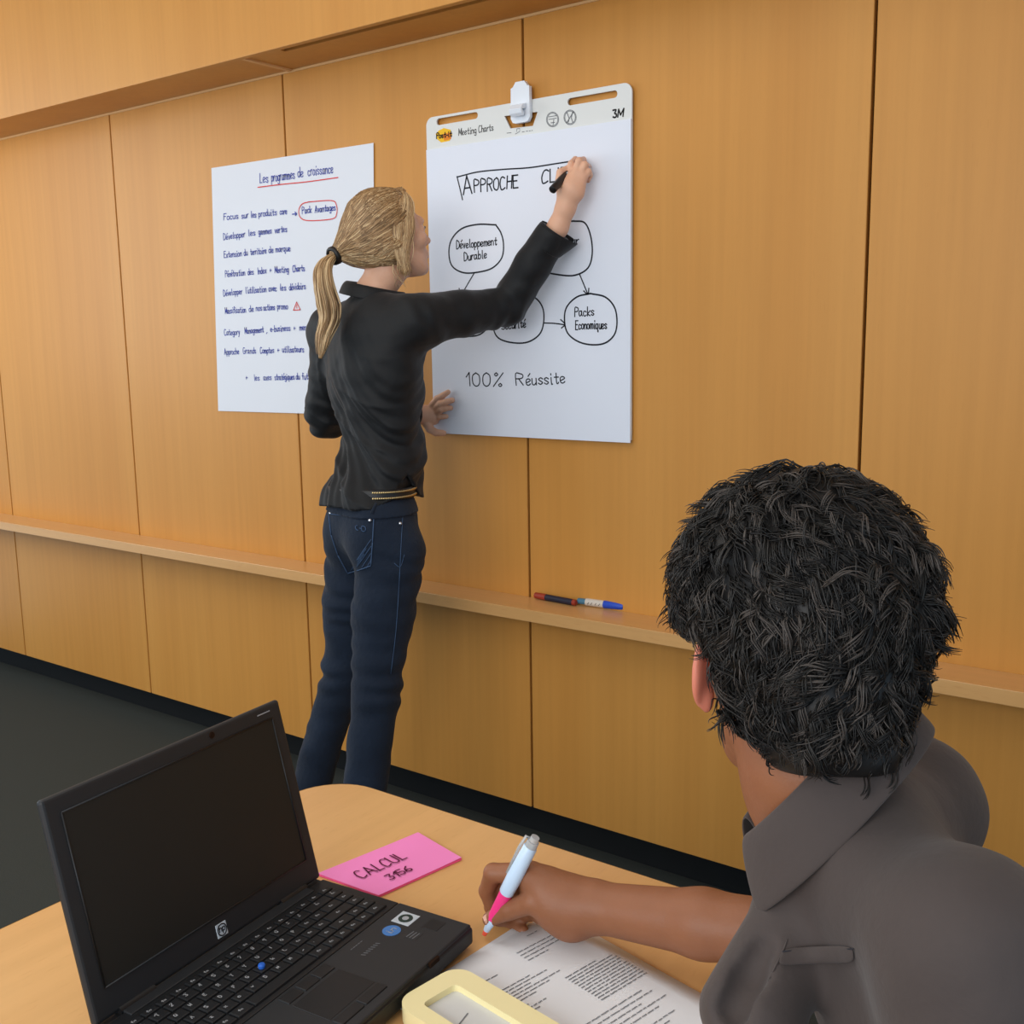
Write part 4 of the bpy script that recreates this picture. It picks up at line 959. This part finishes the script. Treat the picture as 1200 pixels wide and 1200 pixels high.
for k in range(44):
    ph = math.radians(-34 + 122 * k / 44)
    for dz in (-.007, .007):
        d0 = RB[0] * math.cos(ph) * .127 + RB[1] * math.sin(ph) * .100; p = wPE + d0 * 1.035 + UP * (.084 + dz)
        n_ = unit(d0); stud.add([p + n_ * .003, p + UP * .0032, p + np.cross(n_, UP) * .0032, p - UP * .0032, p - np.cross(n_, UP) * .0032], [[0, 1, 2], [0, 2, 3], [0, 3, 4], [0, 4, 1]])
stud.build('belt_studs', M_STUD, belt)
stit = Bag()
def stitch(pts, r=.0011, lift=.001, sub=7):
    q = np.array(draw_on(J, [tuple(v) for v in catmull([(x, y, 0) for x, y in pts], sub)[:, :2]], 2.62, lift)); q = q[np.abs(J(q) - lift) < .004]
    if len(q) > 1: stit.tube(q, r, 5)
pk = [(385, 602), (411, 605), (438, 608), (436.5, 636), (434.5, 663), (421, 668), (407.5, 672), (396, 651), (388, 627)]
for a_, b_ in zip(pk, pk[1:] + pk[:1]): stitch([a_, b_], .0015, .002, 8)
for k in range(4):
    stitch([(432 - k * 2.6, 636 + k * 6.5), (411 + k * 1.2, 669)], .0009, .0015, 6)
    stitch([(435, 632 + k * 8), (414 + k * 5, 662 + k * 1.5)], .0009, .0015, 6)
for pl in ([(377, 594), (405, 599), (440, 602), (470, 603), (492, 602)], [(378, 588), (440, 596), (492, 596)], [(472, 606), (470, 640), (468, 680), (464, 740), (458, 790)], [(462, 660), (469, 664), (474, 650)]): stitch(pl, .0009, .001, 6)
for pl in ([(419, 616), (416.5, 616.5), (417.5, 620.5), (420, 621.5)], [(421.5, 619), (424, 619.5)], [(424, 616.5), (428, 617.5), (428, 622.5), (424, 622), (424, 616.5)]): stitch(pl, .0012, .002, 2)
stit.build('jean_stitching', M_DENIMD, jeans)
riv = Bag()
for x, y in ((387, 601.5), (433.5, 610), (469, 613.5), (492, 603)):
    p = draw_on(J, [(x, y)], 2.62, .0025)[0]
    if abs(float(J(p[None])[0])) > .006: continue
    n_ = unit(np.array([0, 0, CAM_H]) - p); riv.tube([p - n_ * .003, p + n_ * .0012, p + n_ * .0020], [.0042, .0042, .001], 10)
riv.build('jean_rivets', M_SILVER, jeans)
for x0, y0, x1, y1 in ((441, 588, 436, 602),):
    lp_ = draw_on(J, [(x0, y0 + 2), ((x0 + x1) / 2, (y0 + y1) / 2), (x1, y1)], 2.62, .004); b = Bag(); b.tube(lp_, .0045, 6); b.build('belt_loop', M_DENIM, jeans)
# shoes
for an in (wAR, wAL):
    s_ = Solid(); f2 = unit(np.array([.25, .97, 0]))
    heel = an - f2 * .025
    s_.chain([an + UP * .03, an - UP * .01, an + f2 * .07 - UP * .045, an + f2 * .145 - UP * .060], [.042, .042, .036, .026], .03)
    s_.chain([heel - UP * .02, heel - UP * .075], [.034, .026], .02)
    s_.keep(lambda P: .003 - P[:, 2], .003)
    solid_obj('shoe', s_, .006, M_LEATHER, woman)

# blond hair: cap, combed strands, ponytail, loose locks
HP = HW.p
tie = D(393, 299, 2.545)
tl = HW.loc(tie[None])[0]
C = Solid()
C.ell(HP(0, -.016, .033), HW.rad(.083, .104, .090), HW.R, 0)
C.ell(HP(0, -.060, -.012), HW.rad(.068, .064, .066), HW.R, .03)
C.ell(HP(0, -.030, -.030), HW.rad(.084, .060, .052), HW.R, .03)
C.cap(HP(0, -.085, -.005), tie, .036, .014, .045)
C.cap(HP(.045, -.03, -.03), HP(.02, -.085, -.03), .03, .026, .03); C.cap(HP(-.045, -.03, -.03), HP(-.02, -.085, -.03), .03, .026, .03)
C.mod(lambda d, P: d - .0015 * np.sin(HW.loc(P)[:, 0] * 200 + HW.loc(P)[:, 2] * 120) - .002 * noise3(P, 40, 3))
def face_open(P):
    l = HW.loc(P); ax = np.abs(l[:, 0])
    edge = .042 - .10 * np.maximum(0, .062 - l[:, 2]) * (l[:, 2] < .075) + .5 * np.maximum(0, l[:, 2] - .062)
    return (l[:, 1] - edge) * HW.s
C.keep(face_open, .006)
C.keep(lambda P: (-.080 - HW.loc(P)[:, 2] - .20 * (HW.loc(P)[:, 1] + .05)) * HW.s, .012)
hair = solid_obj('hair', C, .0032, HB[1], woman)
bg = Bag(); ER = np.array([.084, .106, .092]); EC = np.array([0, -.016, .033])
end = (tl - EC) / ER; endr = np.linalg.norm(end)
for k in range(900):
    side = 1 if k % 4 else -1
    z = RNG.uniform(-.075, .12); 
    if k % 3 == 0: st = np.array([RNG.uniform(-.02, .075), RNG.uniform(.02, .06), .105])
    else: st = np.array([side * RNG.uniform(.03, .085), RNG.uniform(.0, .058) - (.02 if z < -.03 else 0), z])
    s0 = (st - EC) / ER; s0 /= np.linalg.norm(s0); e0 = unit(end + RNG.normal(0, .07, 3)); om = math.acos(np.clip(s0 @ e0, -1, 1)); pts = []
    for t in np.linspace(0, 1, 12):
        v = (math.sin((1 - t) * om) * s0 + math.sin(t * om) * e0) / math.sin(om)
        rr = 1.012 + (endr - 1.0) * max(0, (t - .45) / .55) ** 1.6 + .02 * math.sin(t * 6 + k)
        sag = .012 * math.sin(math.pi * t) * (1 if z < .03 else .3)
        pts.append(EC + v * rr * ER - np.array([0, 0, sag]))
    pts = np.array([HP(*q) for q in pts])
    for it in range(3):
        dd = C(pts); pts = pts + 0
    # keep strands on the cap
    e_ = .002
    for it in range(4):
        dd = C(pts); g = np.stack([C(pts + np.eye(3)[a_] * e_) - C(pts - np.eye(3)[a_] * e_) for a_ in range(3)], 1); g /= np.linalg.norm(g, axis=1)[:, None] + 1e-9
        pts = pts - np.clip(dd - .0006, -.01, .01)[:, None] * g * .8
    w_ = RNG.uniform(.0007, .0015); bg.tube(pts, np.concatenate([[w_ * .3], np.full(10, w_), [w_ * .6]]), 5, int(RNG.choice(3, p=[.46, .44, .10] if z > .03 or k % 3 == 0 else [.18, .47, .35])))
# loose front locks on the near side of the face
for k in range(170):
    o = RNG.normal(0, 1, 3); a_ = RNG.uniform(0, 1)
    p0 = np.array([.012 + .02 * a_, .030 + .025 * RNG.uniform(), .117 - .012 * a_]); p1 = np.array([.062 + .01 * a_, .046 - .04 * a_ + .006 * o[0], .072])
    p2 = np.array([.086, .030 - .055 * a_ + .004 * o[1], .012]); p3 = np.array([.087, .004 - .036 * a_ + .005 * o[2], -.050]); p4 = np.array([.080, -.006 - .020 * a_ + .008 * o[0], -.085 - .025 * RNG.uniform()])
    q = catmull([HP(*v) for v in (p0, p1, p2, p3, p4)], 4); n_ = len(q); w_ = RNG.uniform(.0009, .0019)
    bg.tube(q, np.concatenate([np.full(n_ - 6, w_), np.linspace(w_, .0003, 6)]), 5, int(RNG.choice(3, p=[.15, .45, .4])))
for k in range(26):   # wisps at the nape and by the collar
    x = RNG.uniform(-.02, .078); p0 = np.array([x, -.045 + .03 * RNG.uniform(), -.075]); q = [HP(*p0), HP(*(p0 + [.004 * RNG.normal(), .006 * RNG.normal(), -.022])), HP(*(p0 + [.012 * RNG.normal(), .012 * RNG.normal() + .01, -.045 - .02 * RNG.uniform()]))]
    bg.tube(catmull(q, 4), np.linspace(.0011, .0003, 9), 4, int(RNG.choice(3)))
bg.build('hair_strands', HB, hair)
tail_px = [(393, 300, 2.545, .010), (384, 305, 2.53, .016), (379, 318, 2.522, .020), (380.5, 338, 2.522, .023), (385, 358, 2.53, .026), (386, 375, 2.535, .023), (380, 393, 2.53, .019), (377, 408, 2.53, .014), (375.5, 420, 2.53, .006)]
core = catmull([D(*q[:3]) for q in tail_px], 5); rr = np.interp(np.linspace(0, 8, len(core)), range(9), [q[3] for q in tail_px])
bg = Bag(); bg.tube(core, rr * .72, 10, 1)
tx = unit(ROT @ np.array([1.0, 0, 0])); ty = unit(ROT @ np.array([0, 0, -1.0]))
for k in range(190):
    a_ = RNG.uniform(0, 2 * math.pi); r_ = RNG.uniform(.55, 1.04) ** .6; ph = RNG.uniform(0, 6)
    L_ = int(len(core) * RNG.uniform(.72, 1.0)); off = np.stack([(math.cos(a_) * tx + math.sin(a_) * ty) * rr[i] * r_ * (1 + .12 * math.sin(i * .25 + ph)) for i in range(L_)])
    w_ = RNG.uniform(.0010, .0022); bg.tube(core[:L_] + off, np.concatenate([np.full(L_ - 8, w_), np.linspace(w_, .0003, 8)]), 5, int(RNG.choice(3, p=[.12, .38, .50])))
bg.build('ponytail', HB, hair)
b = Bag(); tax = unit(core[3] - core[0])
for o_ in (-.007, -.002, .003): b.add(*ring_np(tie + tax * (o_ + .004), tax, .0175, .0052, 22, 8))
b.build('hair_tie', M_LEATHER, hair)

# marker held against the sheet
mt = at_y(679.5, 187, yI - .001); me_ = D(647.0, 223, 2.508)
mk = empty('marker_pen', (mt + me_) / 2, "black marker held in the standing person's right hand, tip on the flip chart", 'pen')
L_ = np.linalg.norm(mt - me_); 
lathe('barrel', me_, mt, [(0, .006), (.002, .0095), (L_ * .62, .0098), (L_ * .63, .0088), (L_ * .66, .0086)], M_BLACKP, mk)
lathe('grip', me_, mt, [(L_ * .66, .0086), (L_ * .8, .008), (L_ * .92, .0045)], M_BLACKP, mk)
lathe('tip', me_, mt, [(L_ * .92, .0028), (L_ * .995, .0014)], M_INKK, mk, 10)
pq = me_ + (mt - me_) * .48; vv = unit(np.array([0, 0, CAM_H]) - pq); vv = unit(vv - unit(mt - me_) * (vv @ unit(mt - me_)))
lathe('barrel_mark', pq + vv * .0092, pq + vv * .0103, [(0, .0034), (.0011, .0034)], M_STICK, mk, 14)

# ------------------------------------------------------------------ seated man writing at the table
mN = D(962, 938, .905)
mPE = np.array([-.005, .835, .555])
mface = unit(np.array([-.90, -.40, 0]))
mup = unit(mN - mPE); mfw = unit(mface - mup * (mface @ mup)); RM = np.array([np.cross(mfw, mup), mfw, mup])                       # right, forward, up of the leaning trunk
man = empty('person', (mPE[0] + .02, mPE[1], 0), 'seated person with dark curly hair and taupe shirt, writing on papers at the table', 'person')
HM = Head(D(931, 766, .925), (-.66, .75, -.20), (-.13, .15, 1), 1.04)
SHR = mN - RM[2] * .065 + RM[0] * .17 - RM[1] * .075; SHL = mN - RM[2] * .105 - RM[0] * .150 - RM[1] * .045
ELR = D(925, 1098, 1.075); WRR = D(692, 1062, 1.185); ELR = ELR + unit(ELR - WRR) * .04
ELL = SHL + np.array([.03, -.05, -.27]); WRL = ELL + np.array([-.22, .07, -.065])
B_ = Solid()
add_head(B_, HM, False)
B_.chain([HM.p(0, -.024, -.03), HM.p(0, -.026, -.085), mN + RM[2] * .01, mN - RM[2] * .07], [.060, .056, .056, .066], .015, .02)
B_.ell(mN - RM[2] * .19 + RM[1] * .01, (.12, .065, .15), RM, .03); B_.ell(mN - RM[2] * .38, (.12, .075, .15), RM, .04)
B_.chain([SHR, ELR, ELR * .5 + WRR * .5, WRR], [.042, .034, .0345, .0265], .012, .02)
B_.chain([SHL, ELL, ELL * .5 + WRL * .5, WRL], [.046, .037, .036, .027], .012, .03)
# writing hand
h_ = D
B_.chain([WRR, h_(668, 1060, 1.192), h_(642, 1048, 1.198)], [.0275, .027, .026], .014)
B_.cap(h_(660, 1050, 1.195), h_(622, 1026, 1.205), .022, .0155, .016)       # index metacarpal
B_.cap(h_(660, 1058, 1.205), h_(622, 1036, 1.222), .022, .0155, .016)
B_.cap(h_(664, 1068, 1.205), h_(628, 1052, 1.232), .022, .0150, .016)
B_.cap(h_(668, 1075, 1.200), h_(636, 1068, 1.232), .022, .0150, .016)       # heel side
B_.cap(h_(672, 1074, 1.190), h_(650, 1066, 1.190), .022, .0200, .016)       # thumb base
K_ = .0035
finger(B_, [h_(622, 1024, 1.206), h_(578, 1023, 1.222), h_(571, 1044, 1.240), h_(577, 1066, 1.243)], [.0132, .0108, .0096, .0078], K_)
finger(B_, [h_(622, 1036, 1.224), h_(583, 1036, 1.246), h_(577, 1062, 1.262), h_(586, 1084, 1.254)], [.0130, .0106, .0095, .0078], K_)
finger(B_, [h_(628, 1051, 1.234), h_(596, 1056, 1.258), h_(590, 1078, 1.262), h_(601, 1092, 1.246)], [.0124, .0100, .0092, .0076], K_)
finger(B_, [h_(636, 1066, 1.234), h_(610, 1072, 1.250), h_(605, 1084, 1.250), h_(613, 1091, 1.236)], [.0114, .0090, .0082, .0070], K_)
finger(B_, [h_(652, 1066, 1.188), h_(624, 1057, 1.190), h_(597, 1066, 1.205), h_(574, 1077, 1.218)], [.0175, .0128, .0112, .0086], K_)
B_.chain([WRL, WRL + np.array([-.09, .03, -.02])], [.028, .030], .02)
for k in range(4):
    o_ = WRL + np.array([-.09, .03, -.02]) + np.array([.02, .06, 0]) * (k - 1.5) * .33
    finger(B_, [o_, o_ + np.array([-.035, .008, -.008]), o_ + np.array([-.06, .012, -.024]), o_ + np.array([-.07, .012, -.042])], [.0115, .0098, .009, .0075], K_)
finger(B_, [WRL + np.array([-.03, .02, 0]), WRL + np.array([-.06, .055, .0]), WRL + np.array([-.09, .065, -.012])], [.015, .0115, .009], K_)
def flush(P):
    l = HM.loc(P); return ((np.abs(l[:, 0]) > .068) & (l[:, 2] > -.05) & (l[:, 2] < .03) & (l[:, 1] < .01) & (l[:, 1] > -.05)).astype(int)
solid_obj('body', B_, .0027, None, man, mats=[M_SKINM, M_EARM], pick=flush, pad=.01)
eyes(HM, man)
b = Bag()
for sx in (-1, 1): b.tube([HM.p(sx * .014, .094, .022), HM.p(sx * .030, .094, .027), HM.p(sx * .046, .081, .022)], [.003, .0034, .0015], 6)
b.build('eyebrows', HK[0], man)
nb = Bag()   # thumb nail
tn = h_(573, 1076, 1.2115); vn = unit(np.array([0, 0, CAM_H]) - tn); tdir = unit(h_(572, 1078, 1.220) - h_(597, 1066, 1.205)); tdir = unit(tdir - vn * (tdir @ vn)); tsd = np.cross(vn, tdir)
V = []; 
for i in range(6):
    for j in range(5):
        u, v = i / 5 - .5, j / 4 - .5; V.append(tn + tdir * u * .0125 + tsd * v * .0105 * (1 - .25 * abs(u) ** 2 * 4 * (u > 0)) + vn * (.0012 - .007 * v * v * 1.2 - .002 * u * u))
nb.add(V, [[i * 5 + j, (i + 1) * 5 + j, (i + 1) * 5 + j + 1, i * 5 + j + 1] for i in range(5) for j in range(4)]); nb.build('thumb_nail', M_NAILM, man)

# shirt
def folds_m(d, P):
    q = (P - mN) @ RM.T
    f = .0030 * noise3(P, 17, 2) + .0016 * noise3(P, 38, 5) + .004 * np.sin(q[:, 2] * 40 + q[:, 0] * 26 + 2 * noise3(P, 9, 3)) ** 3 * np.clip(-q[:, 2] * 4, 0, 1)
    return d - f
Tm = Solid()
Tm.ell(mN - RM[2] * .235 - RM[1] * .012, (.158, .105, .185), RM, 0); Tm.ell(mN - RM[2] * .38, (.155, .118, .17), RM, .05)
Tm.ell(mPE + RM[2] * .03, (.165, .125, .11), RM, .05)
Tm.chain([mN - RM[2] * .040, SHR - RM[2] * .02], [.068, .058], .04); Tm.chain([mN - RM[2] * .045, SHL], [.068, .054], .04)
Tm.chain([SHR, SHR * .35 + ELR * .65], [.066, .060], .03); Tm.chain([SHL, ELL * .9 + SHL * .1], [.059, .056], .03)
Tm.cap(D(915, 1080, .865), D(882, 1188, .83), .026, .040, k=.03)                # loose shirt front hanging towards the table
Tm.cut(lambda P: d_cap(P, mN + RM[2] * .01, HM.p(0, -.02, -.06), .062, .067), .006)
Tm.mod(folds_m)
def on_m(px, py, lift=.0012, off=.0):
    r = unit(_ray(px, py)); o_ = np.array([0, 0, CAM_H]) + r * (.62 * np.linalg.norm(_ray(px, py)) / 1243)
    for _ in range(40): o_ = o_ + r * float(Tm(o_[None])[0] - off) * .7
    return o_ - r * lift
gr = [on_m(x, y, l_) for x, y, l_ in ((903, 1092, .005), (893, 1112, -.003), (879, 1142, -.008), (860, 1182, -.008))]
for g0, g1, r0, r1 in zip(gr, gr[1:], (.003, .007, .011), (.007, .011, .013)): Tm.cut(lambda P, g0=g0, g1=g1, r0=r0, r1=r1: d_cap(P, g0, g1, r0, r1), .010)
ua = unit(ELR - SHR); la = unit(ELL - SHL)
Tm.keep(lambda P: np.where(np.linalg.norm(P - ELR, axis=1) < .15, (P - (SHR * .40 + ELR * .60)) @ ua, -1), .003)
Tm.keep(lambda P: np.where(np.linalg.norm(P - ELL, axis=1) < .11, (P - (SHL * .2 + ELL * .8)) @ la, -1), .003)
shm = solid_obj('shirt', Tm, .0048, M_MANSHIRT, man)
cax = RM.copy()
collar(mN + cax[2] * .042 - RM[1] * .004, cax, .071, .066, .026, lambda s: .052 + .008 * max(0, s - .45) / .55, M_MANSHIRT, shm, gap=.55, thick=.003, flare=.013)
V = []; top = [on_m(x, y, .0016) for x, y in ((917, 1111), (945, 1109), (972, 1108), (1000, 1108))]; bot = [on_m(x, y, .0030) for x, y in ((909, 1133), (944, 1130), (974, 1129), (1003, 1129))]
b = Bag()
for pl in ([(923, 1100), (917, 1116), (909, 1132), (900, 1150)],): b.tube(catmull([on_m(x, y, .0001) for x, y in pl], 5), [.0002] + [.0007] * 14 + [.0002], 5)
b.build('armhole_seam', M_MANSHIRT, shm)
mid = [(a_ + b_) / 2 + unit(np.array([0, 0, CAM_H]) - a_) * .001 for a_, b_ in zip(top, bot)]
pf = mobj('pocket_flap', top + mid + bot, [[i, i + 1, i + 5, i + 4] for i in range(3)] + [[i + 4, i + 5, i + 9, i + 8] for i in range(3)], M_MANSHIRT, shm)
m_ = pf.modifiers.new('thick', 'SOLIDIFY'); m_.thickness = .002; m_.offset = 0; m_ = pf.modifiers.new('round', 'SUBSURF'); m_.levels = 1; m_.render_levels = 2
b = Bag(); b.tube(catmull([on_m(x, y, .0034) for x, y in ((917, 1115), (945, 1113), (972, 1112), (1000, 1112))], 4), .0006, 4); b.build('flap_stitching', M_TROUSER, pf)
# trousers and shoes under the table
Q = Solid()
hR, hL = mPE + RM[0] * .09 - UP * .02, mPE - RM[0] * .09 - UP * .02
kR, kL = np.array([-.44, .93, .535]), np.array([-.46, .70, .535]); fR, fL = np.array([-.40, .95, .07]), np.array([-.43, .68, .07])
Q.ell(mPE - UP * .015, (.165, .125, .105), RM, 0); Q.chain([hR, kR, fR - UP * .02], [.092, .062, .052], .03, .04); Q.chain([hL, kL, fL - UP * .02], [.092, .062, .052], .03, .04)
Q.mod(lambda d, P: d - .003 * noise3(P, 22, 4)); Q.keep(lambda P: .03 - P[:, 2], .003)
solid_obj('trousers', Q, .008, M_TROUSER, man)
for f_ in (fR, fL):
    s_ = Solid(); f2 = np.array([-1.0, 0, 0]); s_.chain([f_ + UP * .01, f_ - UP * .03, f_ + f2 * .09 - UP * .036, f_ + f2 * .17 - UP * .042], [.044, .042, .040, .030], .03); s_.keep(lambda P: .002 - P[:, 2], .003)
    solid_obj('shoe', s_, .007, M_LEATHER, man)

# dark curly hair
Cm = Solid(); hp = HM.p
Cm.ell(hp(0, -.018, .050), HM.rad(.096, .117, .103), HM.R, 0)
Cm.ell(hp(0, -.062, -.010), HM.rad(.078, .066, .074), HM.R, .04)
Cm.ell(hp(0, -.075, -.055), HM.rad(.056, .042, .046), HM.R, .03)
def taper(d, P):
    l = HM.loc(P); return d + .013 * np.clip((.030 - l[:, 2]) / .05, 0, 1) * np.clip((np.abs(l[:, 0]) - .035) / .03, 0, 1)
Cm.mod(taper)
Cm.mod(lambda d, P: d - .005 * noise3(P, 45, 3) - .003 * noise3(P, 90, 1))
def hair_limit(l):
    ax = np.abs(l[:, 0])
    front = l[:, 1] - (.062 + .4 * np.maximum(0, l[:, 2] - .06) + .25 * np.minimum(0, l[:, 2] - .06))
    side = np.where((l[:, 2] < .020) & (ax > .04), l[:, 1] - np.where(l[:, 2] > -.045, -.040, -.040 + (l[:, 2] + .045) * .9), -1)
    low = -.080 - l[:, 2] + 1.2 * np.maximum(0, l[:, 1] + .05)
    return np.maximum(np.maximum(front, side), low)
Cm.keep(lambda P: hair_limit(HM.loc(P)) * HM.s, .004)
hm = solid_obj('hair', Cm, .0034, HK[0], man)
bg = Bag()
v = RNG.normal(0, 1, (9000, 3)); v /= np.linalg.norm(v, axis=1)[:, None]; v = v[v[:, 1] < .75]
pp = HM.c + ((np.array([0, -.02, .03]) + v * np.array([.095, .118, .105])) * HM.s) @ HM.R
for it in range(6):
    dd = Cm(pp); gg = np.stack([Cm(pp + np.eye(3)[a_] * .003) - Cm(pp - np.eye(3)[a_] * .003) for a_ in range(3)], 1); gg /= np.linalg.norm(gg, axis=1)[:, None] + 1e-9
    pp = pp - gg * np.clip(dd, -.02, .02)[:, None] * .9
ok = hair_limit(HM.loc(pp)) < -.001; pp, gg = pp[ok][:2700], gg[ok][:2700]
t = np.linspace(0, 1, 11)
for p, n_ in zip(pp, gg):
    l0 = HM.loc(p[None])[0]
    # whorl at the crown: hair falls away from it, bent by slow waves
    rel = l0 - np.array([.0, -.06, .12]); base = HM.R[0] * rel[0] + HM.R[1] * rel[1] + HM.R[2] * (rel[2] - .06)
    sw = noise3(p[None], 30, 2)[0] * 1.6
    flow = unit(base) + np.cross(n_, unit(base)) * sw + RNG.normal(0, .22, 3)
    flow = unit(flow - n_ * (flow @ n_)); bi = np.cross(n_, flow)
    low = l0[2] < -.04; L = RNG.uniform(.026, .044) * (.6 if low else 1); R_ = RNG.uniform(.0028, .0062) * (.6 if low else 1)
    tw = RNG.uniform(.45, .95) * RNG.choice([-1, 1]); ph = RNG.uniform(0, 6.28); mcol = int(RNG.choice(3, p=[.36, .40, .24]))
    el = (np.abs(l0[0]) > .05) and np.linalg.norm((l0 - np.array([np.sign(l0[0]) * .084, -.014, -.024])) / np.array([.03, .034, .036])) < 1
    if el: continue
    if l0[1] > -.055 and hair_limit(HM.loc((p + flow * L)[None]))[0] > -.003: L = max(L * .4, .012)
    for k in range(6):
        o_ = RNG.normal(0, .0016, 3); a_ = ph + tw * 2 * math.pi * t + k * .10
        pts = p - n_ * .002 + o_ + flow * (L * RNG.uniform(.85, 1.1) * t)[:, None] + n_ * ((R_ * (np.sin(a_) + .5) + .003 * t - .004 * t * t) * np.minimum(1, t * 3))[:, None] + bi * (R_ * 1.3 * np.cos(a_) * np.minimum(1, t * 3))[:, None]
        w_ = RNG.uniform(.0004, .0008); bg.tube(pts, np.concatenate([np.full(7, w_), np.linspace(w_, .0002, 4)]), 3, mcol)
bg.build('hair_curls', HK, hm)

# highlighter pen in the writing hand
p0 = at_z(567, 1096, TZ + .0048); p1 = D(627.5, 981, 1.180)
pen = empty('highlighter_pen', (p0 + p1) / 2, "white and pink pen with a coral tip in the seated person's writing hand", 'pen')
L_ = np.linalg.norm(p1 - p0)
lathe('tip', p0, p1, [(0, .0012), (.001, .0026), (L_ * .055, .0034)], M_PENR, pen, 14)
lathe('nose_cone', p0, p1, [(L_ * .05, .0036), (L_ * .17, .0062)], M_PENW, pen, 18)
lathe('grip', p0, p1, [(L_ * .17, .0064), (L_ * .3, .0072), (L_ * .44, .0078)], M_PENP, pen, 18)
lathe('barrel', p0, p1, [(L_ * .43, .0068), (L_ * .45, .0086), (L_ * .6, .0092), (L_ * .9, .0082), (L_ * .91, .0074)], M_PENW, pen, 22)
lathe('end_cap', p0, p1, [(L_ * .905, .0072), (L_ * .96, .0070), (L_ * .962, .0054), (L_, .0050)], M_PENC, pen, 18)
q0 = p0 + (p1 - p0) * .6; q1 = p0 + (p1 - p0) * .97; sd = unit(np.cross(p1 - p0, _ray(600, 1040))); b = Bag()
b.tube([q0 + sd * .0098, q0 * .3 + q1 * .7 + sd * .0108, q1 + sd * .0095, q1 + sd * .004], [.0016, .0018, .0018, .0015], 8); b.build('pocket_clip', M_PENC, pen)

# chair under the seated man
cb = mPE * np.array([1, 1, 0]); ch = empty('office_chair', cb, 'dark grey fabric chair under the seated person at the table', 'chair')
MC = Matrix.Translation(Vector(cb)) @ Matrix.Rotation(math.atan2(mface[1], mface[0]), 4, 'Z')
box('seat', (-.20, -.23, .385), (.24, .23, .440), M_CHAIR, ch, MC, bevel=.02, seg=4)
box('backrest', (-.275, -.20, .56), (-.235, .20, .82), M_CHAIR, ch, MC, bevel=.018, seg=4)
box('back_bar', (-.262, -.03, .40), (-.25, .03, .60), M_STEEL, ch, MC, bevel=.004)
box('seat_bar', (-.262, -.03, .372), (.05, .03, .384), M_STEEL, ch, MC, bevel=.004)
for sx in (-.17, .2):
    for sy in (-.2, .2): lathe('leg', MC @ Vector((sx * 1.1, sy * 1.1, 0)), MC @ Vector((sx, sy, .385)), [(0, .013), (.385, .013)], M_STEEL, ch, 14)
